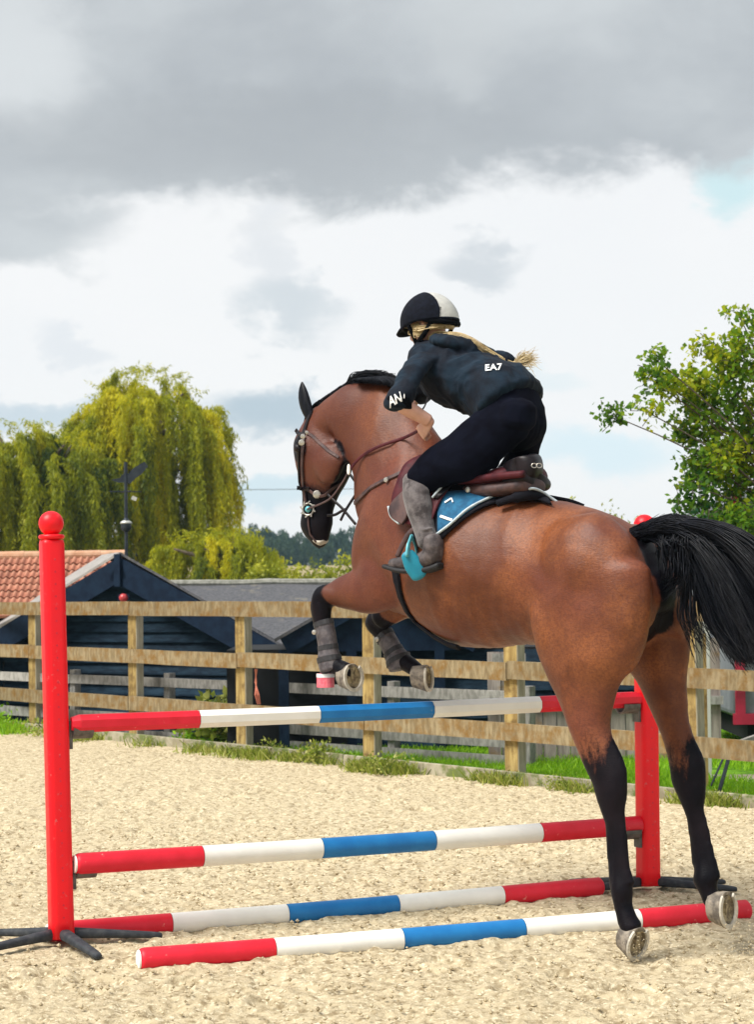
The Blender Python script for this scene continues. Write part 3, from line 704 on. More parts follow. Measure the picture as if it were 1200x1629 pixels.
tendon_boot(-.13, [(613, 1012, 16, .85), (620, 1024, 16, .85), (627, 1038, 17, .85), (634, 1050, 20, .9), (637, 1064, 18, .9)], 'dark grey tendon boot without a label, on the right foreleg', (610, 1016))

# ------------------------------------------------------------------ saddle pad
def patch(name, left, right, mat_, parent, off, th, nu=14, nv=10, bvh=None, mirror=False, v=.2, sag=0):
    """cloth or leather laid on the body between two lines given from top to bottom"""
    left = [tuple(p) for p in left]; right = [tuple(p) for p in right]
    def samp(P, t):
        if len(P) > 2:
            x = t*(len(P)-1); i = min(int(x), len(P)-2); V4 = [Vector((*P[max(0, min(len(P)-1, i+k))], 0)) for k in (-1, 0, 1, 2)]; q = cr(*V4, x-i); return (q.x, q.y)
        x = t*(len(P)-1); i = min(int(x), len(P)-2); f = x-i; return (P[i][0]*(1-f)+P[i+1][0]*f, P[i][1]*(1-f)+P[i+1][1]*f)
    V = []; Nn = []
    for i in range(nu+1):
        for j in range(nv+1):
            a = samp(left, j/nv); b = samp(right, j/nv); s = i/nu; p = (a[0]*(1-s)+b[0]*s, a[1]*(1-s)+b[1]*s)
            q, n = cast(*p, bvh=bvh, off=off)
            if q is None or q.y > 10: q = sp(*p, v) if p[0] < 800 else sp(*p, .03)+UPV*.01; n = HN if p[0] < 800 else UPV
            V.append(q); Nn.append(n)
    for _ in range(3):     # smooth it a little
        W = [q.copy() for q in V]
        for i in range(1, nu):
            for j in range(1, nv):
                k = i*(nv+1)+j; V[k] = W[k]*.4+(W[k-1]+W[k+1]+W[k-nv-1]+W[k+nv+1])*.15
    n0 = len(V); mb = MB(); mb.v = V+[q+n*th for q, n in zip(V, Nn)]
    def fid(i, j): return i*(nv+1)+j
    for i in range(nu):
        for j in range(nv):
            a, b, c_, d = fid(i, j), fid(i+1, j), fid(i+1, j+1), fid(i, j+1); mb.f += [(a, b, c_, d), (d+n0, c_+n0, b+n0, a+n0)]
    E_ = [(fid(i, 0), fid(i+1, 0)) for i in range(nu)]+[(fid(i+1, nv), fid(i, nv)) for i in range(nu)]+[(fid(0, j+1), fid(0, j)) for j in range(nv)]+[(fid(nu, j), fid(nu, j+1)) for j in range(nv)]
    mb.f += [(b, a, a+n0, b+n0) for a, b in E_]; mb.m = [0]*len(mb.f)
    if mirror:
        k = len(mb.v); F = list(mb.f); c0 = HO
        mb.v += [q-HN*(2*((q-HO).dot(HN))) for q in mb.v]; mb.f += [tuple(i+k for i in reversed(f)) for f in F]; mb.m = [0]*len(mb.f)
    o = mb.build(name, mat_, parent, smooth=True); fix_normals(o); return o
pad = empty('saddle_pad', tuple(sp(790, 790))); tag(pad, 'black saddle pad with a blue panel and pale piping under the saddle', 'saddle pad')
lower = [(655, 858), (700, 862), (716, 850), (742, 828), (776, 809), (815, 801), (850, 800), (880, 808)]
upper = [(690, 735), (720, 748), (745, 760), (770, 768), (795, 776), (820, 784), (848, 793), (874, 800)]
patch('cloth', upper, lower, M['pad_black'], pad, .012, .012, nu=12, nv=22, mirror=True)
patch('blue_panel', [(700, 790), (740, 788), (775, 790), (800, 790)], [(702, 852), (730, 832), (765, 808), (800, 794)], M['pad_blue'], pad, .024, .004, nu=8, nv=14)
pl = bez([zoo(x, y, .030) for x, y in [(702, 853), (722, 838), (748, 816), (780, 800), (812, 790), (832, 783)]]+[sp(846, 777, .13), sp(860, 781, .08), sp(874, 790, .04), sp(887, 799, .02)], 4)
pb = MB(); pb.tube(pl, .006, n=8, flat=1.2); pb.build('piping', M['piping'], pad, smooth=True)
rb = MB(); rb.tube(bez([sp(792, 801, .185), sp(815, 793, .165), sp(842, 787, .12), sp(858, 789, .07), sp(872, 796, .03), sp(886, 804, .01)], 4), [.016]*5+[.024]*12+[.018]*3+[.008], n=10); rb.build('rear_edge', M['pad_black'], pad, smooth=True)
for a, b, w in (((712, 806), (722, 800), .010), ((706, 826), (724, 833), .012), ((722, 800), (724, 806), .006)):
    strap('print', [a, b], w, .001, M['print'], pad, off=.031)
# ------------------------------------------------------------------ saddle
sad = empty('saddle', tuple(sp(780, 760))); tag(sad, 'brown and black leather jumping saddle on the saddle pad', 'saddle')
sb = MB(); loft(sb, [tsec((700, 728), (702, 760), .085), tsec((722, 745), (722, 778), .11), tsec((752, 757), (750, 785), .13), tsec((785, 752), (782, 786), .155), tsec((818, 740), (812, 786), .175),
                     tsec((840, 736), (833, 784), .155), tsec((850, 742), (846, 782), .10)], n=28)
o = sb.build('seat', M['leather'], sad, smooth=True)
cb = MB(); loft(cb, [(sp(806, 748, .13), UPV*.035, HH*.02), (sp(822, 744, .15), UPV*.045, HH*.025), (sp(842, 743, .12), UPV*.052, HH*.028), (sp(852, 743, .06), UPV*.056, HH*.03), (sp(856, 744, 0), UPV*.058, HH*.03),
                     (sp(852, 742, -.06), UPV*.056, HH*.03), (sp(842, 741, -.12), UPV*.052, HH*.028)], n=18)
cb.build('cantle', M['leather_dark'], sad, smooth=True)
pn = MB(); loft(pn, [(sp(728, 783, .12), UPV*.025+HN*.0, HN*.035), (sp(760, 781, .14), UPV*.03, HN*.045), (sp(800, 778, .14), UPV*.032, HN*.05), (sp(838, 772, .12), UPV*.035, HN*.05), (sp(858, 774, .07), UPV*.030, HN*.04)], n=16)
pn.build('panel', M['leather_tan'], sad, smooth=True)
pn = MB(); loft(pn, [(sp(806, 768, .135), UPV*.022, HN*.03), (sp(835, 762, .13), UPV*.028, HN*.04), (sp(858, 764, .07), UPV*.03, HN*.04), (sp(866, 770, .0), UPV*.03, HN*.05), (sp(860, 770, -.08), UPV*.03, HN*.04)], n=16)
pn.build('rear_panel', M['leather_dark'], sad, smooth=True)
lt = MB(); lt.tube(bez([sp(730, 766, .165), sp(760, 762, .18), sp(800, 757, .185), sp(834, 754, .175)], 4), [.016]*13, n=10); lt.build('seat_welt', M['leather'], sad, smooth=True)
patch('flap', [(692, 728), (652, 744), (638, 778), (634, 806), (648, 834)], [(735, 760), (730, 768), (722, 780), (706, 806), (690, 846)], M['leather'], sad, .034, .008, nu=16, nv=26, mirror=True)
patch('knee_roll', [(652, 790), (640, 800), (634, 813), (638, 826), (648, 834)], [(668, 790), (666, 803), (663, 815), (659, 828), (652, 838)], M['leather_tan'], sad, .044, .014, nu=10, nv=14)
patch('skirt', [(700, 756), (694, 778), (696, 800)], [(760, 768), (735, 778), (703, 804)], M['leather_dark'], sad, .046, .006, nu=7, nv=7)
pb = MB(); pb.tube(bez([zoo(697, 802, .055), zoo(712, 784, .058), zoo(736, 769, .06), zoo(762, 760, .06)], 4), .005, n=6); pb.build('edge_trim', M['piping'], sad, smooth=True)
pb = MB(); pb.tube(bez([zoo(632, 808, .05), zoo(636, 824, .05), zoo(648, 836, .05)], 4), .006, n=6); pb.build('edge_trim', M['piping'], sad, smooth=True)
st = MB(); st.lathe([(.001, .008), (.012, .006), (.014, 0), (.001, -.002)], n=10, c=sp(745, 779, .19), axis=tuple(HN)); st.build('stud', M['steel'], sad)
lg = MB()
for dx in (-4, 4):
    c0 = sp(853+dx, 741, .135); ax = (HN*.6-HH*.8).normalized(); e1 = ax.cross(UPV).normalized()
    P = [c0+ax*.012+e1*.012*math.cos(a)+UPV*.009*math.sin(a) for a in np.linspace(0, 2*math.pi, 13)]; lg.tube(P, .0022, n=5)
lg.build('emblem', M['steel'], sad)
girth = strap('girth', [(630, 900), (634, 925), (640, 950), (650, 972), (668, 995), (690, 1012), (712, 1024), (730, 1029)], .050, .008, M['pad_black'], None, off=.006)
tag(girth, 'dark girth strap round the belly behind the forelegs', 'girth')
# ------------------------------------------------------------------ bridle, breastplate, reins
br = empty('bridle', tuple(sp(495, 760))); tag(br, 'black leather bridle with a glittering turquoise bit ring on the horse\'s head', 'bridle')
q = MB(); loft(q, [(sp(503, 860, .02), UPV*.012, HN*.022), (sp(511, 863, .01), UPV*.016, HN*.026), (sp(518, 860, 0), UPV*.012, HN*.020)], n=12); q.build('pale_lip_spot', M['shoe'], horse, smooth=True)  # small pale spot set on the lip
strap('headpiece', [(497, 655), (491, 668), (486, 684), (482, 694)], .022, .005, M['leather_dark'], br, v=.05)
strap('browband', [(482, 694), (476, 690), (471, 684)], .020, .006, M['leather_dark'], br, v=.08)
strap('cheek_strap', [(483, 692), (482, 720), (482, 745), (484, 775), (488, 802)], .018, .005, M['leather_tan'], br)
strap('cheek_strap', [(477, 700), (476, 725), (477, 750), (478, 775)], .014, .005, M['leather_dark'], br)
strap('throat_lash', [(486, 686), (498, 694), (510, 706), (524, 718), (539, 728)], .015, .004, M['leather_tan'], br)
strap('noseband', [(474, 776), (484, 777), (494, 778)], .022, .007, M['leather_dark'], br)
strap('noseband', [(491, 778), (506, 790), (517, 788), (531, 775), (542, 768)], .014, .005, M['leather_tan'], br)
strap('flash_strap', [(487, 790), (491, 812), (492, 836), (495, 850), (504, 862)], .010, .004, M['leather_tan'], br)
for px, py, r_ in ((483, 696, .013), (490, 690, .010), (481, 705, .016), (506, 786, .020)):
    q = MB(); c0 = zoo(px, py, .008); q.lathe([(.001, .006), (r_*.8, .005), (r_, 0), (.001, -.002)], n=10, c=c0, axis=tuple((CAM-c0).normalized())); q.build('buckle', M['steel'], br)
c0 = zoo(493, 810, .012); ax = (HN*.9-HH*.3).normalized(); e1 = ax.cross(UPV).normalized(); q = MB()
q.tube([c0+e1*.028*math.cos(a)+UPV*.028*math.sin(a) for a in np.linspace(0, 2*math.pi, 25)], .004, n=7, cap=False)
ringo = q.build('bit_ring', M['steel'], br, smooth=True)
q = MB(); q.lathe([(.001, .012), (.013, .007), (.016, 0), (.001, -.003)], n=14, c=c0, axis=tuple(ax)); q.build('bit_boss', M['teal_pale'], br, smooth=True)
q = MB()
for a in np.linspace(0, 2*math.pi, 9)[:-1]:
    p0 = c0+ax*.004+(e1*math.cos(a)+UPV*math.sin(a))*.028; p1 = p0+(e1*math.cos(a+.9)+UPV*math.sin(a+.9))*.017; q.beam(p0, p1, .006, .005, up=ax)
q.build('bit_chain', M['steel'], br)
# reins: from the bit along the neck to the hand
rn = empty('reins', tuple(sp(600, 720, .12))); tag(rn, 'brown leather reins running from the bit ring to the rider\'s hands', 'reins')
hand = sp(668, 684, .235)
R1 = [c0+ax*.01, sp(523, 795, .13), sp(542, 772, .14), sp(556, 748, .145)]
mb = MB(); mb.tube(bez(R1, 5), .0055, n=6, flat=.4); mb.build('rein', M['leather_tan'], rn, smooth=True)
mb = MB(); pp = bez([sp(556, 748, .145)]+[zoo(x, y, .014) for x, y in ((575, 731), (595, 717), (620, 707), (645, 699))]+[hand], 4)
mb.tube(pp, .0075, n=8, flat=.4); mb.build('rein', M['leather'], rn, smooth=True)
q = MB(); q.tube([sp(555, 747, .15)+HH*.004*math.cos(a)+UPV*.02*math.sin(a) for a in np.linspace(0, 2*math.pi, 13)], .006, n=6); q.build('rein_stop', M['pole_white'], rn)
mb = MB(); mb.tube(bez([sp(681, 632, -.1), sp(676, 646, -.05), sp(668, 657, .0), sp(662, 664, .05)], 4), .004, n=6); mb.build('rein', M['leather_dark'], rn, smooth=True)
bp = empty('breastplate', tuple(sp(590, 790, .15))); tag(bp, 'dark leather breastplate with martingale straps across the horse\'s chest', 'breastplate')
strap('neck_strap', [(650, 748), (628, 758), (610, 766), (592, 776), (580, 786), (566, 800)], .020, .006, M['leather_tan'], bp)
q = MB(); q.lathe([(.001, .006), (.011, .005), (.013, 0), (.001, -.002)], n=10, c=zoo(618, 765, .012), axis=tuple(HN)); q.build('buckle', M['steel'], bp)
for pts in ([(565, 764), (575, 780), (566, 790)], [(572, 778), (560, 796), (550, 812), (542, 828)], [(521, 786), (532, 797), (544, 808), (556, 822), (566, 834)], [(552, 748), (564, 764), (580, 786)], [(521, 820), (533, 819), (542, 814), (550, 810)]):
    mb = MB(); mb.tube(bez([sp(x, y, .06) for x, y in pts], 4), .0075, n=6, flat=.5); mb.build('martingale_strap', M['leather_dark'], bp, smooth=True)
# ------------------------------------------------------------------ the rider
from mathutils import noise as mnoise
def rumple(o, amp, sc, st=(1, 1, 1)):
    me = o.data; ns = [v.normal.copy() for v in me.vertices]
    for v, n in zip(me.vertices, ns):
        p = v.co; q = Vector((p.x*st[0], p.y*st[1], p.z*st[2]))*sc; w = mnoise.noise_vector(q*.6)
        a = mnoise.noise(q+w*1.2); v.co += n*(amp*(1-2.2*abs(a))*.7)
    me.update()
rider = empty('person', tuple(sp(800, 690)))
tag(rider, 'rider in dark navy clothes and a black and silver helmet, crouched over the saddle', 'person')
def lsec(px, py, hw, v, ratio=1.0, out=None): return (px, py, hw, ratio, v)
LEG_L = [lsec(810, 666, 42, .10, .8), lsec(772, 697, 43, .14, .85), lsec(738, 726, 42, .19, .85), lsec(695, 745, 33, .24, .85), lsec(668, 766, 25, .265, .9)]
SHIN_L = [lsec(655, 762, 15, .285, .9), lsec(660, 782, 20, .295, .9), lsec(667, 806, 21, .305, .9), lsec(672, 828, 18, .31, .9), lsec(677, 846, 17, .315, .95), lsec(682, 862, 17, .32, .95)]
LEG_R = [lsec(838, 668, 30, -.10, .9), lsec(834, 700, 28, -.13, .9), lsec(828, 735, 27, -.18, .9), lsec(796, 775, 25, -.24, .9), lsec(752, 795, 21, -.27, .9)]
SHIN_R = [lsec(745, 800, 19, -.28, .9), lsec(752, 830, 19, -.30, .9), lsec(758, 860, 16, -.31, .9), lsec(764, 890, 16, -.315, .95)]
ARM_L = [lsec(688, 566, 19, .15, 1), lsec(670, 578, 21, .22, 1), lsec(650, 604, 19, .31, 1), lsec(636, 632, 18, .39, 1)]
FORE_L = [lsec(635, 638, 15, .385, 1), lsec(648, 649, 14.5, .35, 1), lsec(666, 660, 12, .30, 1), lsec(683, 670, 9.5, .26, 1)]
ARM_R = [lsec(722, 572, 19, -.14, 1), lsec(702, 590, 18, -.18, 1), lsec(680, 612, 17, -.20, 1), lsec(664, 630, 14, -.20, 1)]
FORE_R = [lsec(660, 632, 12, -.20, 1), lsec(652, 646, 11, -.17, 1), lsec(645, 660, 9, -.14, .9), lsec(641, 668, 8, -.13, .9)]
def thin(L, k): return [(a, b, c_*k, d, v) for a, b, c_, d, v in L]
# head frame
HC = sp(685, 512, 0); hf = (HH*.96-UPV*.20+HN*.10).normalized(); hs = UPV.cross(hf).normalized(); hs = hs if hs.dot(HN) > 0 else -hs; hu = hf.cross(hs).normalized(); hu = hu if hu.z > 0 else -hu
def hp(f, s, u): return HC+hf*f+hs*s+hu*u
bb = MB()
# skull, face, neck
loft(bb, [(hp(.015, 0, .03), hf*.088, hs*.070), (hp(.015, 0, -.01), hf*.092, hs*.072), (hp(.020, 0, -.045), hf*.086, hs*.066), (hp(.032, 0, -.075), hf*.070, hs*.056), (hp(.048, 0, -.105), hf*.045, hs*.042), (hp(.058, 0, -.122), hf*.028, hs*.028)], n=22)
loft(bb, [(hp(.098, 0, -.022), hf*.012, hs*.010), (hp(.108, 0, -.042), hf*.018, hs*.012), (hp(.104, 0, -.058), hf*.012, hs*.016)], n=10, sub=2)      # nose
loft(bb, [(hp(.092, 0, -.078), hf*.012, hs*.022), (hp(.091, 0, -.088), hf*.012, hs*.020)], n=10, sub=2)  # lips
loft(bb, [(hp(-.01, 0, -.06), hf*.05, hs*.052), (hp(-.03, 0, -.12), hf*.048, hs*.052), ((sp(705, 565)), HH*.05, HN*.07)], n=16)
for s_ in (1, -1): loft(bb, [(hp(-.005, .075*s_, -.055), hf*.012, hs*.008), (hp(-.008, .077*s_, -.035), hf*.018, hs*.010), (hp(-.008, .076*s_, -.015), hf*.012, hs*.008)], n=8, sub=2)
# torso and limbs under the clothes
loft(bb, [tsec((722, 552), (692, 588), .15), tsec((760, 568), (722, 622), .14), tsec((800, 596), (760, 642), .12), tsec((832, 630), (792, 668), .14)], n=18)
for L_ in (LEG_L, SHIN_L, LEG_R, SHIN_R, ARM_L, ARM_R): loft(bb, limb(thin(L_, .72)), n=14)
loft(bb, limb(FORE_R), n=14)
fpts = bez([sp(q[0], q[1], q[4]) for q in FORE_L], 5); nf = len(fpts)-1
bb.tube(fpts, [(.043-.016*(k/nf)**.8) for k in range(nf+1)], n=16)
# hands: a palm, four curled fingers and a thumb, closed round the reins
def fist(w, fw, side, pn):
    """w wrist point; fw towards the knuckles; side across the palm to the thumb side; pn palm normal"""
    fw = fw.normalized(); side = (side-fw*side.dot(fw)).normalized(); p2 = fw.cross(side).normalized(); pn = p2 if p2.dot(pn) > 0 else -p2
    loft(bb, [(w-fw*.01, side*.020, pn*.017), (w+fw*.03, side*.031, pn*.015), (w+fw*.066, side*.034, pn*.013)], n=14)
    for i, ln in enumerate((.9, 1, .96, .8)):
        b = w+fw*.066+side*(.027-.018*i)
        P = [b-fw*.02, b+fw*.016*ln+pn*.004, b+fw*.026*ln+pn*.022, b+fw*.012*ln+pn*.038, b-fw*.008*ln+pn*.034]
        loft(bb, [(P[k], side*r_, (fw if k in (2,) else pn)*r_) for k, r_ in enumerate((.0085, .0095, .0085, .0078, .007))], n=8, sub=3)
    b = w+side*.030+fw*.018
    P = [b, b+side*.012+fw*.022+pn*.010, b+side*.006+fw*.042+pn*.022, b-side*.008+fw*.052+pn*.030]
    loft(bb, [(P[k], side*r_, pn*r_) for k, r_ in enumerate((.012, .0105, .0098, .008))], n=8, sub=3)
wl = sp(684, 671, .255); fist(wl, HH*.80-UPV*.62-HN*.08, UPV*.6+HH*.6, -HN)
wr = sp(641, 668, -.13); fist(wr, (sp(634, 680, -.12)-wr), HH*.75+UPV*.6, HN*.3+HH*.4-UPV*.3)
skin = bb.build('body', M['skin'], rider); remesh(skin, .0045, 3)
for s_ in (1, -1):
    e = MB(); e.lathe([(.001, -.012)]+[(.012*math.sin(a), -.012*math.cos(a)) for a in (.6, 1.2, 1.8, 2.4)]+[(.001, .012)], n=12, c=hp(.082, .032*s_, -.022)); e.build('eye', M['print'], rider, smooth=True)
# tracksuit top
jb = MB()
loft(jb, [tsec((694, 545), (672, 566), .085), tsec((712, 545), (676, 590), .165), tsec((738, 551), (692, 625), .195), tsec((768, 562), (722, 648), .185), tsec((800, 575), (752, 658), .165), tsec((824, 583), (768, 668), .172), tsec((841, 606), (786, 680), .182)], n=28, cap1=.15)
loft(jb, limb(ARM_L), n=18); loft(jb, limb(ARM_R), n=18)
loft(jb, limb([lsec(640, 622, 20, .36), lsec(633, 640, 20, .39)]), n=16)
# hood lying on the back
loft(jb, [(sp(700, 543, .07), UPV*.02, HN*.05+HH*.02), (sp(722, 546, .05), UPV*.026, HN*.09), (sp(752, 553, .0), UPV*.026, HN*.10), (sp(770, 561, -.04), UPV*.020, HN*.07)], n=14)
loft(jb, [(sp(786, 564, -.06), UPV*.012, HN*.03), (sp(802, 566, -.09), UPV*.016, HN*.03), (sp(814, 573, -.10), UPV*.012, HN*.03)], n=10)
jack = jb.build('jacket', M['jacket'], rider); remesh(jack, .0065, 5); rumple(jack, .017, 6.0, (1, 1, .75)); rumple(jack, .006, 17, (1, 1, .7))
JB = bvh_of(jack)
cu = MB(); loft(cu, limb([lsec(641, 622, 20, .37), lsec(635, 637, 21, .395), lsec(639, 647, 18, .375), lsec(646, 652, 15.5, .345)]), n=18); o = cu.build('cuff', M['cuff'], rider, smooth=True); CB = bvh_of(o)
# hem band
def surf_line(name, pts, r, mt, parent, bvh, off=.002, flat=1):
    P = [zoo(x, y, off, .15, bvh) for x, y in pts]; mb = MB(); mb.tube(bez(P, 4), r, n=6, flat=flat); return mb.build(name, mt, parent, smooth=True)
# tights
tb = MB()
loft(tb, [tsec((834, 604), (788, 662), .150), tsec((848, 634), (792, 692), .165), tsec((854, 660), (802, 712), .15)], n=24)
loft(tb, limb([lsec(826, 650, 30, .085, 1.1), lsec(820, 668, 34, .095, 1.05)]), n=18)
loft(tb, limb([lsec(838, 655, 28, -.07, 1.1), lsec(838, 680, 30, -.09, 1.05), lsec(834, 700, 28, -.11, 1)]), n=18)
loft(tb, limb([lsec(752, 716, 20, .13), lsec(772, 728, 16, .13), lsec(788, 738, 9, .13)]), n=12)
loft(tb, limb(LEG_L), n=20); loft(tb, limb(LEG_R), n=20); loft(tb, limb(thin(SHIN_L[:3], .95)), n=14); loft(tb, limb(SHIN_R), n=14)
tights = tb.build('breeches', M['breeches'], rider); remesh(tights, .0065, 5); rumple(tights, .0035, 12)
# half chaps and short boots
for nm, L_, v in (('L', SHIN_L, .3), ('R', SHIN_R, -.3)):
    cb_ = MB(); S = [(a, b, c_*1.04, d, v_) for a, b, c_, d, v_ in L_]; loft(cb_, limb(S), n=22, cap0=.9)
    if nm == 'L':
        loft(cb_, limb([lsec(657, 762, 18, .285, .8), lsec(664, 790, 22, .30, .8)]), n=16)
        for y in (838, 846, 853): cb_.tube(bez([sp(660+(y-838)*.4, y, .325), sp(672, y+5, .36), sp(690, y+1, .33)], 4), .0055, n=6)
    o = cb_.build('half_chap', M['suede'], rider); remesh(o, .006, 3)
    ft = MB()
    if nm == 'L': P = [(690, 868, 17, .32), (688, 884, 18, .32), (672, 893, 15, .325), (648, 896, 12.5, .335), (624, 897, 9, .345)]
    else: P = [(770, 900, 17, -.32), (766, 916, 17, -.32), (748, 922, 15, -.325), (726, 924, 12.5, -.335), (704, 925, 9, -.345)]
    loft(ft, limb([(a, b, c_, .95, v_) for a, b, c_, v_ in P]), n=18)
    loft(ft, limb([(P[0][0]-2, P[0][1]-10, 17, 1, P[0][3]), (P[0][0], P[0][1]+4, 18, 1, P[0][3])]), n=16)
    o = ft.build('short_boot', M['boot'], rider); remesh(o, .006, 4)
    so = MB(); c_ = [sp(P[1][0]+13, P[1][1]+16, P[1][3]), sp(P[1][0]-3, P[1][1]+22, P[1][3]), sp(P[2][0]-6, P[2][1]+15, P[2][3]), sp(P[3][0]-6, P[3][1]+12, P[3][3]), sp(P[4][0]-10, P[4][1]+4, P[4][3])]
    loft(so, [(p, UPV*h, HN*w_) for p, w_, h in zip(c_, (.03, .038, .036, .042, .026), (.014, .014, .012, .012, .010))], n=12, pw=.6)
    so.build('sole', M['sole'], rider, smooth=True)
# helmet
def dome(name, keep, scale, mt):
    mb = MB(); nu, nv = 260, 130; V = []; F = []
    A_, B_, C_ = .132*scale, .106*scale, .122*scale
    for i in range(nv+1):
        ph = i/nv*math.pi*.5*1.04
        for j in range(nu):
            th = 2*math.pi*j/nu; f = math.sin(ph)*math.cos(th)*A_; s = math.sin(ph)*math.sin(th)*B_; u = math.cos(ph)*C_
            V.append((f, s, u))
    for i in range(nv):
        for j in range(nu):
            q = (i*nu+j, i*nu+(j+1) % nu, (i+1)*nu+(j+1) % nu, (i+1)*nu+j); c_ = [sum(V[k][a] for k in q)/4 for a in range(3)]
            if keep(*c_): F.append(q)
    used = sorted({k for f in F for k in f}); ix = {k: n for n, k in enumerate(used)}
    vv = [hp(V[k][0]+.002, V[k][1], V[k][2]+.004-.018*max(0, -V[k][0]/.13)*(1-V[k][2]/.13)) for k in used]
    o = mesh_obj(name, vv, [tuple(ix[k] for k in f) for f in F], mt, rider, True)
    s = o.modifiers.new('s', 'SOLIDIFY'); s.thickness = .006; s.offset = -1; evaluated(o); return o
inside = lambda f, s, u: (f-.040)**2/.145**2+(u-.020)**2/.110**2 < 1
dome('helmet_shell', lambda f, s, u: True, 1.0, M['helmet_grey'])
dome('helmet_panel', lambda f, s, u: inside(f, s, u) or u < .010 and f > -.100, 1.045, M['helmet_black'])
hb_ = MB()
rim = [hp(.004+.135*math.cos(a), .108*math.sin(a), -.004-.022*max(0, -math.cos(a))) for a in np.linspace(0, 2*math.pi, 49)]
hb_.tube(rim, .0075, n=8, cap=False); hb_.build('helmet_rim', M['helmet_black'], rider, smooth=True)
pk = MB(); n = 18
for t in (0, .35, .7, 1):
    for j in range(n+1):
        a = -1.15+2.3*j/n; k = 1+.38*t*math.cos(a)**1.3
        pk.v.append(hp(.004+.128*math.cos(a)*k, .105*math.sin(a), -.001-.020*t*math.cos(a)+.006*math.sin(t*3)))
for i in range(3):
    for j in range(n): pk.f.append((i*(n+1)+j, i*(n+1)+j+1, (i+1)*(n+1)+j+1, (i+1)*(n+1)+j)); pk.m.append(0)
o = pk.build('helmet_peak', M['helmet_black'], rider, smooth=True); s = o.modifiers.new('s', 'SOLIDIFY'); s.thickness = .006; evaluated(o)
# chin strap in two webs meeting below the ear
for sgn in (1, -1):
    mb = MB(); mb.tube(bez([hp(.055, .100*sgn, -.010), hp(.050, .085*sgn, -.060), hp(.052, .062*sgn, -.105), hp(.056, .03*sgn, -.130), hp(.058, 0, -.136)], 4), .0105, n=6, flat=.45); mb.build('chin_strap', M['cuff'], rider, smooth=True)
    mb = MB(); mb.tube(bez([hp(-.060, .085*sgn, -.025), hp(-.020, .090*sgn, -.066), hp(.025, .078*sgn, -.088), hp(.050, .064*sgn, -.100)], 4), .0125, n=6, flat=.5); mb.build('chin_strap', M['cuff'], rider, smooth=True)
    mb = MB(); mb.tube(bez([hp(-.025, .10*sgn, -.004), hp(-.060, .092*sgn, -.022), hp(-.11, .06*sgn, -.040), hp(-.128, 0, -.046)], 4), .013, n=6, flat=.6); mb.build('helmet_harness', M['cuff'], rider, smooth=True)
q = MB()
for k in range(5):
    a = k*2*math.pi/5; c_ = hp(-.098, .068, .020); nn = (hs*.75-hf*.6).normalized(); e1 = nn.cross(hu).normalized()
    q.lathe([(.001, .004), (.0055, .003), (.006, 0)], n=8, c=c_+(e1*math.cos(a)+hu*math.sin(a))*.010, axis=tuple(nn))
q.build('emblem', M['emblem'], rider)
# hair
L = []
for i in range(150):
    s0 = rnd.uniform(-.02, .03); a = hp(.035+s0, .080, -.008-rnd.random()*.03); b = hp(.0+s0*.5, .088+rnd.gauss(0, .004), -.03-rnd.random()*.025); c_ = hp(-.06, .07+rnd.gauss(0, .006), -.040-rnd.random()*.02)
    d = hp(-.115+rnd.gauss(0, .006), .02+rnd.gauss(0, .012), -.060+rnd.gauss(0, .006)); L.append((bez([a, b, c_, d], 4), .0038))
for i in range(90):
    a = hp(.038+rnd.gauss(0, .008), .082, -.012); b = hp(.030+rnd.gauss(0, .012), .088, -.045+rnd.gauss(0, .01)); c_ = hp(.005+rnd.gauss(0, .012), .085, -.066+rnd.gauss(0, .006)); L.append((bez([a, b, c_], 4), .0036))
for i in range(240):
    o1 = rj(.004); o2 = rj(.005); end = rnd.random()
    P = [sp(684, 540, .05)+o1, sp(700, 532, .03)+o1*1.2, sp(724, 533, .02)+o2, sp(750, 542, .01)+o2, sp(772, 556, -.01)+o2]
    L.append((bez(P, 4), .0036))
    if i % 2 == 0:
        P = [sp(772, 556, -.01)+o2, sp(798, 570, -.06)+o2*.6, sp(817, 578, -.08)+o2*.5, sp(834+rnd.gauss(0, 4), 573+rnd.gauss(0, 6), -.09), sp(848+rnd.gauss(0, 6), 570+rnd.gauss(0, 9), -.09)]
        L.append((bez(P, 4), .0028))
strands('hair', L, M['blonde'], rider)
# printed letters on the top and the sleeve
def print_text(txt, px, py, w, h, bvh, slant=0, rot=0, name='lettering', off=.0065, extrude=None):
    cu_ = bpy.data.curves.new('t', 'FONT'); cu_.body = txt; cu_.align_x = 'CENTER'; cu_.align_y = 'CENTER'; cu_.size = 1; cu_.offset = .02
    to = bpy.data.objects.new('t', cu_); COL.objects.link(to); dg = bpy.context.evaluated_depsgraph_get(); me = bpy.data.meshes.new_from_object(to.evaluated_get(dg)); bpy.data.objects.remove(to)
    bm = bmesh.new(); bm.from_mesh(me); bmesh.ops.subdivide_edges(bm, edges=[e for e in bm.edges if e.calc_length() > .15], cuts=2); bmesh.ops.triangulate(bm, faces=bm.faces)
    xs = [v.co.x for v in bm.verts]; ys = [v.co.y for v in bm.verts]; W = max(xs)-min(xs); H_ = max(ys)-min(ys); V = []
    for v in bm.verts:
        x = (v.co.x-(max(xs)+min(xs))/2)/W*w; y = -(v.co.y-(max(ys)+min(ys))/2)/H_*h; x += slant*y; a = R(rot); x, y = x*math.cos(a)-y*math.sin(a), x*math.sin(a)+y*math.cos(a)
        c_ = [zoo(px+x, py+y, off, .16, b_) for b_ in (bvh if isinstance(bvh, tuple) else (bvh,))]; V.append(min(c_, key=lambda p: (p-CAM).length))
    F = [tuple(v.index for v in f.verts) for f in bm.faces]; bm.free(); bpy.data.meshes.remove(me)
    return mesh_obj(name, V, F, M['print'], rider, False)
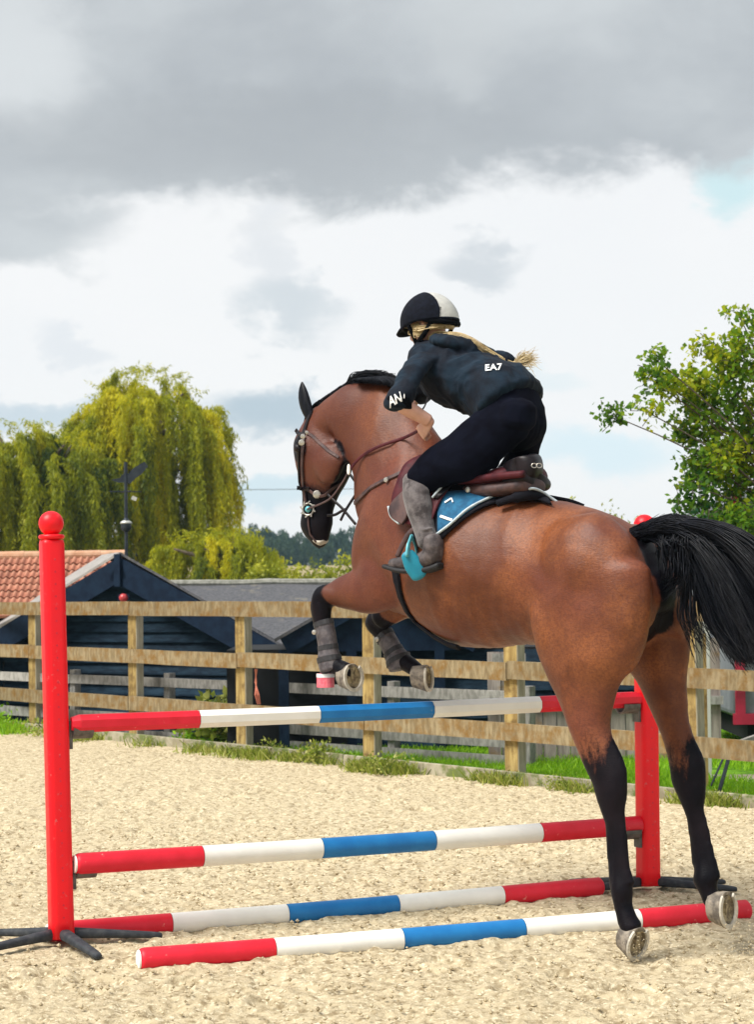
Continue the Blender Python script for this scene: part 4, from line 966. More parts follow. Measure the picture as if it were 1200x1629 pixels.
print_text('EA7', 786, 586, 26, 10, JB, rot=-4)
print_text('AN', 629, 636, 21, 14, (JB, CB), slant=-.3, rot=-28)
surf_line('sleeve_stripe', [(641, 622), (643, 628), (643, 634)], .003, M['print'], rider, CB)
# stirrup: leather, turquoise arms and tread
stp = empty('stirrup', tuple(sp(655, 900, .34))); tag(stp, 'turquoise stirrup round the rider\'s left boot, hung on a leather strap', 'stirrup')
mb = MB(); mb.tube(bez([sp(664, 838, .33), sp(650, 850, .335), sp(640, 868, .335), sp(632, 886, .335)], 4), .014, n=6, flat=.3); mb.build('stirrup_leather', M['leather_tan'], stp, smooth=True)
mb = MB(); mb.tube(bez([sp(655, 853, .35), sp(650, 868, .385), sp(648, 886, .40)], 4), [.012]*4+[.016]*5, n=8, flat=.45); mb.build('arm', M['teal_pale'], stp, smooth=True)
mb = MB(); mb.tube(bez([sp(655, 853, .35), sp(662, 870, .30), sp(664, 895, .29)], 4), .011, n=8, flat=.5); mb.build('arm', M['teal_pale'], stp, smooth=True)
tr = MB(); a = sp(649, 882, .385); b = sp(667, 916, .355); ax = (b-a).normalized(); nn = (CAM-a).normalized(); nn = (nn-ax*nn.dot(ax)).normalized(); sd_ = ax.cross(nn)
loft(tr, [(a, sd_*.030, nn*.014), ((a+b)/2, sd_*.040, nn*.016), (b, sd_*.034, nn*.014)], n=22, pw=.8, cap0=1.2, cap1=1.2); tr.build('tread', M['teal'], stp, smooth=True)
# ------------------------------------------------------------------ jump stands and poles
SL = onz(98, 1502); SR = onz(1032, 1417); JD = (SR-SL).normalized(); JS = Vector((-JD.y, JD.x, 0))
def make_stand(loc, label, lean=0, cup_z=(), foot_ang=(15, -62, -140, 150), facing=1, top_z=None):
    s = empty('jump_stand', tuple(loc)); tag(s, label, 'jump stand', 'red jump stands')
    H_ = 1.70; r_ = .0485; tilt = lambda z: Vector(loc)+Vector((lean*z, 0, z))
    ax = (tilt(1)-tilt(0)).normalized()
    mb = MB(); n = 12
    # moulded square-shouldered column with a row of small pin holes
    prof = [(r_*1.04, .03), (r_*1.02, .10), (r_, .5), (r_, H_-.005), (r_*.93, H_+.012)]
    for rr, z in prof:
        for j in range(24):
            a = 2*math.pi*(j+.5)/24; k = (abs(math.cos(a))**6+abs(math.sin(a))**6)**(-1/6)
            mb.v.append(tilt(z)+JD*(rr*k*math.cos(a)*.98)+JS*(rr*k*math.sin(a)*.98))
    for i in range(len(prof)-1):
        for j in range(24): mb.f.append((i*24+j, i*24+(j+1) % 24, (i+1)*24+(j+1) % 24, (i+1)*24+j)); mb.m.append(0)
    mb.f.append(tuple(range((len(prof)-1)*24, len(prof)*24))); mb.m.append(0)
    mb.f.append(tuple(reversed(range(24)))); mb.m.append(0)
    mb.build('column', M['red'], s, smooth=True)
    hl = MB()
    for k in range(30):
        z = .12+k*.052
        hl.lathe([(.0045, .0010), (.0050, .0)], n=8, c=tilt(z)-JS*(r_*.985), axis=tuple(-JS))
    tag(hl.build('pin_holes', M['pole_red'], s), kind='stuff')
    c = MB(); c.lathe([(.030, -.012), (.052, -.009), (.056, 0), (.052, .009), (.030, .012)], n=28, c=tilt(H_+.025), axis=tuple(ax)); c.build('collar', M['red'], s, smooth=True)
    c = MB(); c.lathe([(.001, -.052)]+[(.0535*math.sin(a), -.0535*math.cos(a)) for a in np.linspace(.25, 2.95, 14)]+[(.001, .0535)], n=28, c=tilt(H_+.082), axis=tuple(ax)); c.build('ball_finial', M['red'], s, smooth=True)
    for a in foot_ang:
        d = Vector((math.cos(R(a)), math.sin(R(a)), 0)); f = MB(); sd_ = Vector((-d.y, d.x, 0)); P = []
        loft(f, [(Vector(loc)+d*.03+UPV*.048, UPV*.024, sd_*.026), (Vector(loc)+d*.2+UPV*.036, UPV*.018, sd_*.024), (Vector(loc)+d*.38+UPV*.022, UPV*.014, sd_*.020), (Vector(loc)+d*.42+UPV*.018, UPV*.011, sd_*.016)], n=14, pw=.7, sub=2, cap0=0)
        f.build('foot', M['black_rubber'], s, smooth=True)
    for z in cup_z:
        c0 = tilt(z)+JD*(facing*(r_+.008)); cp = MB()
        cp.box(c0+UPV*.0, (.016, .05, .12), Matrix.Rotation(math.atan2(JD.y, JD.x), 3, 'Z'))
        o = cp.build('cup_bracket', M['cup_grey'], s); cp = MB(); k = 8
        for t in (.008, .095):
            for rr in (.052, .043):
                for j in range(k+1):
                    a = math.pi+math.pi*j/k; cp.v.append(c0+JD*(facing*t)+JS*(rr*math.cos(a))+UPV*(.030+rr*math.sin(a)*(.95)))
        for j in range(k):
            a = j; cp.f += [(a, a+1, a+1+2*(k+1), a+2*(k+1)), (k+1+j+1, k+1+j, 3*(k+1)+j, 3*(k+1)+j+1), (a, k+1+a, k+2+a, a+1), (2*(k+1)+a, 2*(k+1)+a+1, 3*(k+1)+a+1, 3*(k+1)+a)]
        cp.m = [0]*len(cp.f); fo = cp.build('cup', M['cup_grey'], s); fix_normals(fo)
    return s
pzl = at(112, 1152, SL.y).z; pzr = at(1020, 1113, SR.y).z
qzl = at(125, 1373, SL.y).z; qzr = at(1020, 1310, SR.y).z
make_stand(SL, 'red plastic jump stand with a ball top in full view left of the horse', -.020, (pzl-.045, qzl-.05), (12, -60, -142, 152), 1)
make_stand(SR, 'red plastic jump stand half hidden behind the horse\'s hind legs', .006, (pzr-.045, qzr-.05), (20, -12, 196, 150), -1)
def make_pole(a, b, r_, label, faceted=False, ends='red', group='striped jump poles'):
    a = Vector(a); b = Vector(b); d = (b-a); L_ = d.length; d.normalize(); root = empty('jump_pole', tuple(a)); tag(root, label, 'jump pole', group)
    up = (UPV-d*d.z).normalized(); sd_ = d.cross(up); n = 8 if faceted else 22
    cols = ['pole_red', 'pole_white', 'pole_blue', 'pole_white', 'pole_red']; nm = ['red_section', 'white_section', 'blue_section', 'white_section', 'red_section']
    for i in range(5):
        t0 = L_*i/5; t1 = L_*(i+1)/5; mb = MB(); st = []
        if i == 0: st += [(0, r_*.86), (.012, r_*.97)] if not faceted else [(0, r_*.72), (.035, r_)]
        st += [(t0+(.001 if i else .02 if not faceted else .06), r_)]
        m_ = 4
        for k in range(1, m_): st.append((t0+(t1-t0)*k/m_, r_))
        st += [(t1-.001 if i < 4 else t1-(.04 if faceted else .012), r_)]
        if i == 4: st += [(t1, r_*.75)]
        for t, rr in st:
            sag = -.006*math.sin(math.pi*t/L_)
            for j in range(n): an = 2*math.pi*(j+.5)/n; mb.v.append(a+d*t+up*(sag+rr*math.sin(an))+sd_*(rr*math.cos(an)))
        for q in range(len(st)-1):
            for j in range(n): mb.f.append((q*n+j, q*n+(j+1) % n, (q+1)*n+(j+1) % n, (q+1)*n+j)); mb.m.append(0)
        if i == 0: mb.f.append(tuple(reversed(range(n)))); mb.m.append(0)
        if i == 4: mb.f.append(tuple(range((len(st)-1)*n, len(st)*n))); mb.m.append(0)
        o = mb.build(nm[i], M[cols[i]], root, smooth=not faceted)
        if not faceted:
            for p in o.data.polygons: p.use_smooth = len(p.vertices) == 4
    if not faceted:
        e = MB(); e.lathe([(r_*.80, .004), (r_*.84, -.002)], n=22, c=a-d*.003, axis=tuple(-d)); e.build('end_cap', M['pole_white'], root)
    return root
def oncyl(px, py, d): return at(px, py, d)
make_pole(at(113, 1151, SL.y+.0), at(1019, 1112, SR.y-.02), .0405, 'top striped pole resting in the upper cups, with flat facets', True)
make_pole(at(120, 1374, SL.y), at(1019, 1312, SR.y-.02), .0455, 'middle striped pole resting in the lower cups')
rg = .0465
def gp(px, pyc):       # centre of a pole lying on the sand
    return onz(px, pyc, rg-.012)
make_pole(gp(77, 1484), gp(957, 1410), rg, 'striped ground pole lying farther back, its left end behind the stand')
make_pole(gp(222, 1526), gp(1191, 1447), rg, 'nearest striped ground pole on the sand, its white end showing')
G1 = (gp(77, 1484), gp(957, 1410)); G2 = (gp(222, 1526), gp(1191, 1447))
# ------------------------------------------------------------------ ground
def fl(px): return onz(px, 1157+.105*px)
FA, FB = fl(0), fl(1200); FD = (FB-FA); FD.z = 0; FD.normalize(); FN = Vector((FD.y, -FD.x, 0))
if FN.y > 0: FN = -FN                     # towards the camera
def fp(s, off=0, z=0): return FA+FD*s+FN*off+UPV*z
def fdist(x, y): return (x-FA.x)*FN.x+(y-FA.y)*FN.y        # >0 on the arena side
def build_sand():
    xs = np.concatenate([np.arange(-16, -2.6, .12), np.arange(-2.6, 2.6, .015), np.arange(2.6, 12, .12)])
    ys = np.concatenate([np.arange(3, 6.2, .12), np.arange(6.2, 11, .015), np.arange(11, 17, .03), np.arange(17, 32, .06)])
    X, Y = np.meshgrid(xs, ys)
    d = fdist(X, Y)
    wx = X+.05*fbm(X*6, Y*6, 3); wy = Y+.05*fbm(X*6, Y*6, 9)
    Z = .035*(fbm(X*2.2, Y*2.2, 1, 3)-.44)
    r1 = 1-np.abs(2*fbm(wx*11, wy*11, 21, 4)-.94)*1.6; Z += .013*(r1-.6)
    Z += .021*np.clip(fbm(wx*17, wy*17, 5, 4)-.50, 0, 1)*2.0 - .020*np.clip(.40-fbm(wx*9, wy*9, 8, 3), 0, 1)*2
    Z += .014*(fbm(X*42, Y*42, 31, 3)-.45)
    hr = np.random.default_rng(4)
    for _ in range(230):                  # old hoofprints and scuffs
        cy = hr.uniform(6.3, 15); cx = hr.uniform(-1, 1)*cy*.26; rx_ = hr.uniform(.05, .085); ry_ = rx_*hr.uniform(.9, 1.6); an = hr.uniform(0, 3.14); dp = hr.uniform(.010, .028)
        i0, i1 = np.searchsorted(xs, (cx-.25, cx+.25)); j0, j1 = np.searchsorted(ys, (cy-.25, cy+.25)); XX = X[j0:j1, i0:i1]-cx; YY = Y[j0:j1, i0:i1]-cy
        a_ = (XX*math.cos(an)+YY*math.sin(an))/rx_; b_ = (-XX*math.sin(an)+YY*math.cos(an))/ry_; q_ = np.sqrt(a_*a_+b_*b_)
        Z[j0:j1, i0:i1] += dp*(-np.clip(1.15-q_, 0, 1)**.7+.55*np.exp(-((q_-1.35)/.28)**2))
    for (a, b) in (G1, G2):              # sand thrown up against the ground poles
        ax, ay, bx, by = a.x, a.y, b.x, b.y; L_ = math.hypot(bx-ax, by-ay); ux, uy = (bx-ax)/L_, (by-ay)/L_
        t = (X-ax)*ux+(Y-ay)*uy; s = (X-ax)*uy-(Y-ay)*ux
        w = np.clip(t/.1, 0, 1)*np.clip((L_-t)/.1, 0, 1)
        Z += w*(.008*np.exp(-((np.abs(s)-.055)/.05)**2)*(.3+1.6*fbm(X*9, Y*9, 40, 3)))
    Z = np.where(d < .35, Z*np.clip(d/.35, 0, 1)+.012, Z)-.006
    h, w = X.shape; idx = np.arange(h*w).reshape(h, w)
    q = np.stack([idx[:-1, :-1], idx[:-1, 1:], idx[1:, 1:], idx[1:, :-1]], -1).reshape(-1, 4)
    ok = (d.reshape(-1)[q] > -.02).all(1); q = q[ok]
    used = np.unique(q); mp = np.full(h*w, -1); mp[used] = np.arange(len(used)); q = mp[q]
    P = np.stack([X.reshape(-1), Y.reshape(-1), Z.reshape(-1)], -1)[used]
    me = bpy.data.meshes.new('arena_sand'); me.vertices.add(len(P)); me.vertices.foreach_set('co', P.reshape(-1).astype(np.float32))
    n = len(q); me.loops.add(n*4); me.loops.foreach_set('vertex_index', q.reshape(-1).astype(np.int32)); me.polygons.add(n)
    me.polygons.foreach_set('loop_start', np.arange(0, n*4, 4, dtype=np.int32)); me.polygons.foreach_set('loop_total', np.full(n, 4, dtype=np.int32))
    me.update(calc_edges=True); o = link('arena_sand', me, M['sand'], None, True); tag(o, kind='structure')
build_sand()
g = MB()
ring = [(-600, -200), (600, -200), (600, 100), (-600, 100)]
gx = np.linspace(-500, 500, 41); gy = np.concatenate([[-60, 0, 60, 90], np.linspace(120, 700, 18)])
V = [(x, y, -.09+(0 if y < 100 else 4.2*min(1, (y-100)/125)**1.5+max(0, y-225)*.006)) for y in gy for x in gx]
F = [(j*41+i, j*41+i+1, (j+1)*41+i+1, (j+1)*41+i) for j in range(len(gy)-1) for i in range(40)]
o = mesh_obj('field', V, F, M['field'], None, True); tag(o, kind='structure')
# grass strip behind the fence on the right, a bare track across it, bare earth on the left
def strip(name, pts, z, m_, kind='structure'):
    o = mesh_obj(name, [(p.x, p.y, z) for p in pts], [tuple(range(len(pts)))], m_); tag(o, kind=kind); return o
L_F = (FB-FA).length
strip('grass_verge', [fp(3.6, .02), fp(22, .02), fp(22, -16), fp(3.6, -16)], -.012, M['grass_ground'])
strip('bare_earth', [fp(-14, .02), fp(3.6, .02), fp(3.6, -5), fp(-14, -5)], -.012, M['gravel'])
strip('gravel_track', [fp(8.6, -1.25), fp(22, -1.15), fp(22, -1.75), fp(9.2, -1.9)], -.008, M['gravel'])
# ------------------------------------------------------------------ arena fence
fence = empty('timber_fence', tuple(FA)); tag(fence, 'three rail timber fence along the far edge of the sand arena', 'fence')
def s_of(px): p = fl(px); return (p-FA).dot(FD)
PS = [s_of(p) for p in (60, 220, 393, 596, 824, 1108)]
PS = [PS[0]-1.85*k for k in range(4, 0, -1)]+PS+[PS[-1]+1.85*k for k in (1, 2)]
def fix_face_mats(o):        # the side faces of each post get a paler, greyer wood
    for p in o.data.polygons:
        if abs(p.normal.dot(FD)) > .7: p.material_index = 1
for i, s in enumerate(PS):
    mb = MB(); lean = random.uniform(-.012, .012); w = .125
    mb.beam(fp(s, .02, -.05), fp(s+lean, .02, 1.33), .155, .085, up=FN, bev=.006); o = mb.build('post', [M['post_wood'], M['post_side']], fence); fix_face_mats(o)
for zc, h in ((1.305, .135), (.845, .135), (.385, .135)):
    joints = [PS[0]-.5]+[PS[k]+random.uniform(-.02, .02) for k in range(1, len(PS)-1, 2 if zc < 1 else 2)]+[PS[-1]+.5]
    if zc > .5 and zc < 1: joints = [PS[0]-.5]+[PS[k] for k in range(2, len(PS)-1, 2)]+[PS[-1]+.5]
    zz_ = zc
    for a, b in zip(joints[:-1], joints[1:]):
        mb = MB(); e0 = random.uniform(-.006, .006); e1 = random.uniform(-.006, .006); n = max(2, int((b-a)/.5)); 
        pts = [fp(a+.004+(b-a-.008)*k/n, .068+.018+random.uniform(-.002, .002), zc+e0*(1-k/n)+e1*k/n+random.uniform(-.003, .003)) for k in range(n+1)]
        for k in range(n+1):
            p = pts[k]; 
            for y, z in ((-.019, -h/2), (.019, -h/2), (.019, h/2), (-.019, h/2)): mb.v.append(p+FN*y+UPV*(z+random.uniform(-.002, .002)))
        for k in range(n):
            for j in range(4): mb.f.append((k*4+j, k*4+(j+1) % 4, (k+1)*4+(j+1) % 4, (k+1)*4+j)); mb.m.append(0)
        mb.f += [(3, 2, 1, 0), (n*4, n*4+1, n*4+2, n*4+3)]; mb.m += [0, 0]
        mb.build('rail', M['fence_wood'], fence)
# pieces of board over the joints and the nail heads
kb = empty('kickboard', tuple(fp(0, .12))); tag(kb, 'low kickboard edging the sand at the foot of the fence', 'edging board')
s = PS[0]-.5; k = 0
while s < PS[-1]+.5:
    L_ = random.choice((1.85, 2.4, 3.0)); mb = MB(); mb.beam(fp(s, .125, .03+random.uniform(-.006, .004)), fp(s+L_-.01, .125, .03+random.uniform(-.006, .004)), .035, .13, bev=.004); mb.build('board', M['kick'], kb); s += L_
# low grey fence behind it
lowf = empty('low_fence', tuple(onz(270, 1178))); tag(lowf, 'low weathered grey post and rail fence in front of the black sheds', 'fence')
A1, B1 = onz(270, 1178), onz(438, 1190.5); D1 = (B1-A1); sp1 = D1.length; D1.normalize(); N1 = Vector((D1.y, -D1.x, 0)); N1 = -N1 if N1.y > 0 else N1
for k in range(-3, 4):
    p = A1+D1*(sp1*k); 
    mb = MB(); mb.beam(p-UPV*.05, p+UPV*.665+D1*.005, .085, .085, up=N1, bev=.006); mb.build('post', M['grey_wood'], lowf)
for z, h in ((.575, .09), (.205, .10), (.035, .11)):
    for k in range(-3, 3, 2):
        mb = MB(); a = A1+D1*(sp1*k)+N1*.055+UPV*z; b = A1+D1*(sp1*min(k+2, 3)-.01)+N1*.055+UPV*(z+random.uniform(-.008, .008)); mb.beam(a, b, .03, h, jit=.003); mb.build('rail', M['grey_wood'], lowf)
# ------------------------------------------------------------------ black shed with the weatherboarded gable
def lap_wall(parent, P0, P1, z0, top_fn, rows_h, m_, nrm, name='weatherboard', maxlen=None):
    d = (P1-P0); Lw = d.length; d.normalize(); z = z0; i = 0
    while True:
        zt = z+rows_h*1.02
        # the span of this row under the roof line
        ss = [t for t in np.linspace(0, Lw, 200) if top_fn(t) > z+rows_h*.25]
        if not ss: break
        a, b = ss[0], ss[-1]; 
        if b-a < .1: break
        mb = MB(); nseg = max(1, int((b-a)/.5)); jz = random.uniform(-.003, .003)
        for k in range(nseg+1):
            p = P0+d*(a+(b-a)*k/nseg); w = random.uniform(-.003, .003)
            tz = min(zt, max(z+.01, top_fn(a+(b-a)*k/nseg)))
            for off, zz_ in ((.0, z+jz), (.044, z+jz+w), (.042, z+.018+jz+w), (.006, tz), (0, tz)): mb.v.append(Vector((p.x, p.y, zz_))+nrm*off)
        for k in range(nseg):
            for j in range(5): mb.f.append((k*5+j, k*5+(j+1) % 5, (k+1)*5+(j+1) % 5, (k+1)*5+j)); mb.m.append(0)
        mb.f += [(4, 3, 2, 1, 0), tuple(nseg*5+j for j in range(5))]; mb.m += [0, 0]
        o = mb.build(name, m_, parent); z += rows_h; i += 1
        if i > 40: break
dA = 20.0; ap = at(190, 882, dA); eR = at(443, 1026, dA-.9); eL = ap-(eR-ap)*1.0; eL.z = eR.z; eL.x = 2*ap.x-eR.x; eL.y = 2*ap.y-eR.y
shed = empty('weatherboard_shed', (ap.x, ap.y, 0)); tag(shed, 'small black weatherboarded gable shed with a weathervane, joined to the clay tiled roof', 'shed')
wd = (eR-eL); wd.z = 0; WL = wd.length; wd.normalize(); wn = Vector((wd.y, -wd.x, 0)); wn = -wn if wn.y > 0 else wn
w0 = Vector((eL.x, eL.y, 0))-wn*.25+wd*.22; w1 = Vector((eR.x, eR.y, 0))-wn*.25-wd*.22; WW = (w1-w0).length
sl = (ap.z-eR.z)/(WL/2)
topf = lambda t: ap.z-.05-sl*abs(t-WW/2)
lap_wall(shed, w0, w1, -.08, topf, .112, M['black_board'], wn)
mb = MB(); q0 = w0-wn*.02; q1 = w1-wn*.02; mm_ = (q0+q1)/2
bk = [q0-UPV*.1, q1-UPV*.1, Vector((q1.x, q1.y, topf(WW))), Vector((mm_.x, mm_.y, ap.z-.06)), Vector((q0.x, q0.y, topf(0)))]
AV = Vector((-.27, 1, 0))
mb.add(bk+[p+AV*1.25 for p in bk], [(4, 3, 2, 1, 0), (5, 6, 7, 8, 9)]+[(i, (i+1) % 5, (i+1) % 5+5, i+5) for i in range(5)]); mb.build('wall_core', M['void'], shed)
for e, nm in ((eL, 0), (eR, 1)):
    d = (e-ap).normalized(); upn = d.cross(wn); upn = upn if upn.z > 0 else -upn
    mb = MB(); ww = .26 if nm else .24
    # bargeboard: a deep board just under the roof edge
    a = ap-UPV*.0-upn*ww/2; b = e-upn*ww/2+d*.06
    mb.beam(a-UPV*.03, b, .03, ww, up=upn); mb.build('bargeboard', M['black_trim'], shed)
    mb = MB(); a = ap+upn*.002; b = e+upn*.002+d*.09; Q = [a, b, b+AV*1.4, a+AV*1.4]
    mb.add(Q+[p+upn*.026 for p in Q], [(3, 2, 1, 0), (4, 5, 6, 7)]+[(i, (i+1) % 4, (i+1) % 4+4, i+4) for i in range(4)]); o = mb.build('roof_slope', M['felt'] if nm else M['verge'], shed); fix_normals(o)
mb = MB(); mb.beam(ap+wn*.035-UPV*.34, ap+wn*.035+UPV*.005, .075, .03, up=wn); mb.build('finial_board', M['black_trim'], shed)
mb = MB(); mb.beam(eR+wn*.02-UPV*.30, eR+wn*.02-UPV*.02, .05, .04, up=wn); mb.build('downpipe', M['black_trim'], shed)
# beacon
bc = empty('alarm_beacon', tuple(at(197, 951, 19.7))); tag(bc, 'small red alarm beacon fixed to the black gable', 'beacon')
mb = MB(); mb.lathe([(.001, .05), (.030, .045), (.045, .02), (.045, -.01)], n=16, c=at(197, 951, 19.66), axis=tuple(wn)); mb.build('lens', M['red_lamp'], bc, smooth=True)
mb = MB(); mb.box(at(197, 953, 19.70), (.12, .05, .11)); mb.build('base', M['black_trim'], bc)
# tiled roof
T0 = at(190, 884, dA+2.2); tiled = empty('tiled_building', (ap.x-1.5, ap.y+.5, 0)); tag(tiled, 'long building with a weathered clay tile roof, left of the black gable', 'building')
tw = .075; rowl = .128; slv = Vector((0, -.80, -.60)).normalized(); nrmv = Vector((0, -.60, .80)); tbm = bpy.data.meshes.new('tile')
prof = [(0, .0), (.18, .012), (.36, .016), (.52, .010), (.68, 0.0), (.85, -.004), (1.0, .0)]; tv = []
for k, (t, hh) in enumerate(prof):
    for s_, lift in ((0, 0.0), (1, .020)):
        tv.append(Vector((t*tw*1.04, 0, 0))+slv*(rowl*1.12*s_)+nrmv*(hh*1.3+lift)); tv.append(Vector((t*tw*1.04, 0, 0))+slv*(rowl*1.12*s_)+nrmv*(hh*1.3+lift-.012))
tf = []
for k in range(len(prof)-1):
    b = k*4; c_ = b+4; tf += [(b, b+2, c_+2, c_), (b+1, c_+1, c_+3, b+3), (b+2, b+3, c_+3, c_+2)]
tbm.from_pydata([tuple(v) for v in tv], [], tf); tbm.materials.append(M['tile'])
for r_ in range(8):
    for c_ in range(32):
        o = bpy.data.objects.new('tile', tbm); COL.objects.link(o); o.parent = tiled
        o.location = T0+slv*(rowl*r_+.04)+Vector((-tw*(c_+1)+.06, random.uniform(-.004, .004), random.uniform(-.003, .003)))+nrmv*.01-tiled.location
        o.rotation_euler = (0, 0, random.uniform(-.02, .02))
mb = MB(); a = T0+Vector((.08, 0, 0)); mb.add([a, a+Vector((-5, 0, 0)), a+Vector((-5, 0, 0))+slv*1.12, a+slv*1.12, a-nrmv*.04, a+Vector((-5, 0, 0))-nrmv*.04, a+Vector((-5, 0, 0))+slv*1.12-nrmv*.04, a+slv*1.12-nrmv*.04],
       [(0, 1, 2, 3), (7, 6, 5, 4), (0, 3, 7, 4), (1, 5, 6, 2), (3, 2, 6, 7), (0, 4, 5, 1)]); mb.build('roof_deck', M['tile'], tiled)
mb = MB(); bslv = Vector((0, .80, -.60)); a = T0+Vector((.08, 0, 0)); c_ = Vector((-5, 0, 0)); mb.add([a, a+c_, a+c_+bslv*1.6, a+bslv*1.6, a-UPV*.05, a+c_-UPV*.05, a+c_+bslv*1.6-UPV*.05, a+bslv*1.6-UPV*.05], [(3, 2, 1, 0), (4, 5, 6, 7), (0, 4, 7, 3), (1, 2, 6, 5), (2, 3, 7, 6)]); mb.build('rear_roof', M['tile'], tiled)
mb = MB(); mb.box(T0+Vector((-2.4, .2, -1.35)), (4.9, 1.6, 1.7)); mb.build('wall', M['black_board'], tiled)
for k in range(14):
    mb = MB(); x0 = .08-.30*k; a = T0+Vector((x0, 0, .012)); P = [a, a+Vector((-.31, 0, 0))]
    mb.tube(P, [.058, .054], n=12); mb.build('ridge_tile', M['ridge_tile'], tiled, smooth=False)
# weathervane
wv = empty('weathervane', tuple(ap)); tag(wv, 'dark iron weathervane on the ridge end of the black shed', 'weathervane')
c0 = ap+Vector((.07, .02, 0)); zz = lambda y: at(200, y, dA).z
mb = MB(); mb.tube([Vector((c0.x, c0.y, ap.z-.05)), Vector((c0.x, c0.y, zz(735)))], .018, n=8); mb.build('mast', M['iron'], wv)
mb = MB(); mb.lathe([(.02, 0), (.055, .03), (.055, .10), (.03, .13), (.012, .16)], n=14, c=Vector((c0.x, c0.y, zz(846)))); mb.build('lantern_body', M['iron'], wv, smooth=True)
mb = MB(); mb.lathe([(.065, 0), (.060, .018), (.02, .045), (.004, .055)], n=14, c=Vector((c0.x, c0.y, zz(833)))); mb.build('cap', M['pale_metal'], wv, smooth=True)
for a_ in range(4):
    an = a_*math.pi/2+.4; mb = MB(); b = Vector((c0.x, c0.y, zz(782))); d = Vector((math.cos(an), math.sin(an), 0)); mb.tube([b, b+d*.17], .007, n=6); mb.build('direction_arm', M['iron'], wv)
mb = MB(); b = Vector((c0.x+.09, c0.y-.02, zz(793))); mb.box(b, (.055, .02, .04), Matrix.Rotation(.4, 3, 'Y')); mb.build('letter_plate', M['pale_metal'], wv)
mb = MB(); b = Vector((c0.x, c0.y, zz(760))); prof2 = [(-.16, -.02), (-.06, .0), (-.02, .05), (.03, .045), (.08, .10), (.20, .17), (.235, .12), (.17, .04), (.11, .0), (.05, -.06), (-.02, -.05), (-.08, -.05)]
n = len(prof2); V = [b+Vector((x, s*.007, z)) for s in (-1, 1) for x, z in prof2]; mb.add(V, [tuple(range(n)), tuple(reversed(range(n, 2*n)))]+[(i, i+n, (i+1) % n+n, (i+1) % n) for i in range(n)]); mb.build('cockerel_plate', M['iron'], wv)
# ------------------------------------------------------------------ black stable block with felt roof
stb = empty('stable_block', tuple(onz(610, 1195))); tag(stb, 'black timber stable block with a low felt roof behind the horse', 'stable')
r0 = at(270, 931, 22.6); r1 = Vector((3.2, 22.6, r0.z)); e0 = Vector((at(300, 1, 19.9).x, 19.9, .90)); e1 = Vector((3.2, 19.6, .90))
nx = 16; nyy = 6
mb = MB()
for i in range(nx+1):
    for j in range(nyy+1):
        a = r0.lerp(r1, i/nx); b = e0.lerp(e1, i/nx); p = a.lerp(b, j/nyy); mb.v.append(p+UPV*(random.uniform(-.008, .008)))
for i in range(nx):
    for j in range(nyy): mb.f.append((i*(nyy+1)+j, i*(nyy+1)+j+1, (i+1)*(nyy+1)+j+1, (i+1)*(nyy+1)+j)); mb.m.append(0)
o = mb.build('roof', M['felt'], stb); so = o.modifiers.new('s', 'SOLIDIFY'); so.thickness = .04; so.offset = -1; evaluated(o)
b2 = Vector((0, 23.0, .8)); mb = MB(); mb.add([r0-UPV*.01, r1-UPV*.01, Vector((r1.x, 24.8, .9)), Vector((r0.x, 24.8, .9)), r0-UPV*.06, r1-UPV*.06, Vector((r1.x, 24.8, .85)), Vector((r0.x, 24.8, .85))], [(0, 1, 2, 3), (7, 6, 5, 4), (2, 6, 7, 3), (0, 4, 5, 1), (1, 5, 6, 2), (0, 3, 7, 4)]); mb.build('rear_roof', M['felt'], stb)
mb = MB(); mb.tube([r0.lerp(r1, k/24)+UPV*(.02+random.uniform(-.008, .008)) for k in range(25)], .045, n=8); mb.build('ridge_cap', M['ridge_cap'], stb)
gL = at(446, 1016, 17.0); gA = at(605, 924, 17.0); gR = Vector((2*gA.x-gL.x, gL.y, gL.z)); wn2 = Vector((0, -1, 0)); beam_z = at(600, 1036, 17.0).z
mb = MB(); P = [gL+Vector((.10, .06, -.03)), gR+Vector((-.10, .06, -.03)), gA+Vector((0, .06, -.05))]; P = [Vector((P[0].x, P[0].y, beam_z)), Vector((P[1].x, P[1].y, beam_z)), P[1], P[2], P[0]]
mb.add(P+[p+Vector((0, .05, 0)) for p in P], [(0, 1, 2, 3, 4), (9, 8, 7, 6, 5)]+[(i, i+5, (i+1) % 5+5, (i+1) % 5) for i in range(5)]); mb.build('gable_panel', M['black_trim'], stb)
for e in (gL, gR):
    d = (e-gA).normalized(); upn = d.cross(wn2); upn = upn if upn.z > 0 else -upn
    mb = MB(); mb.beam(gA-upn*.08, e-upn*.08, .03, .16, up=upn); mb.build('bargeboard', M['black_trim'], stb)
    mb = MB(); mb.beam(gA+upn*.012+Vector((0, 1.45, 0)), e+upn*.012+Vector((0, 1.45, 0))+d*.05, 3.0, .028, up=upn); mb.build('roof_slope', M['felt'], stb)
xw = Vector((gL.x-.02, 17.2, 0)); lap_wall(stb, Vector((at(560, 1100, 17.35).x, 17.35, 0)), Vector((2.6, 16.9, 0)), -.08, lambda t: beam_z, .125, M['black_board'], wn2)
mb = MB(); mb.box((.6, 18.2, .40), (4.0, 1.6, 1.05)); mb.build('inner_wall', M['void'], stb)
for px in (452, 560, 700):
    p = at(px, 1100, 17.1); mb = MB(); mb.beam(Vector((p.x, p.y, -.1)), Vector((p.x, p.y, beam_z+.02)), .09, .09, up=wn2); mb.build('post', M['black_trim'], stb)
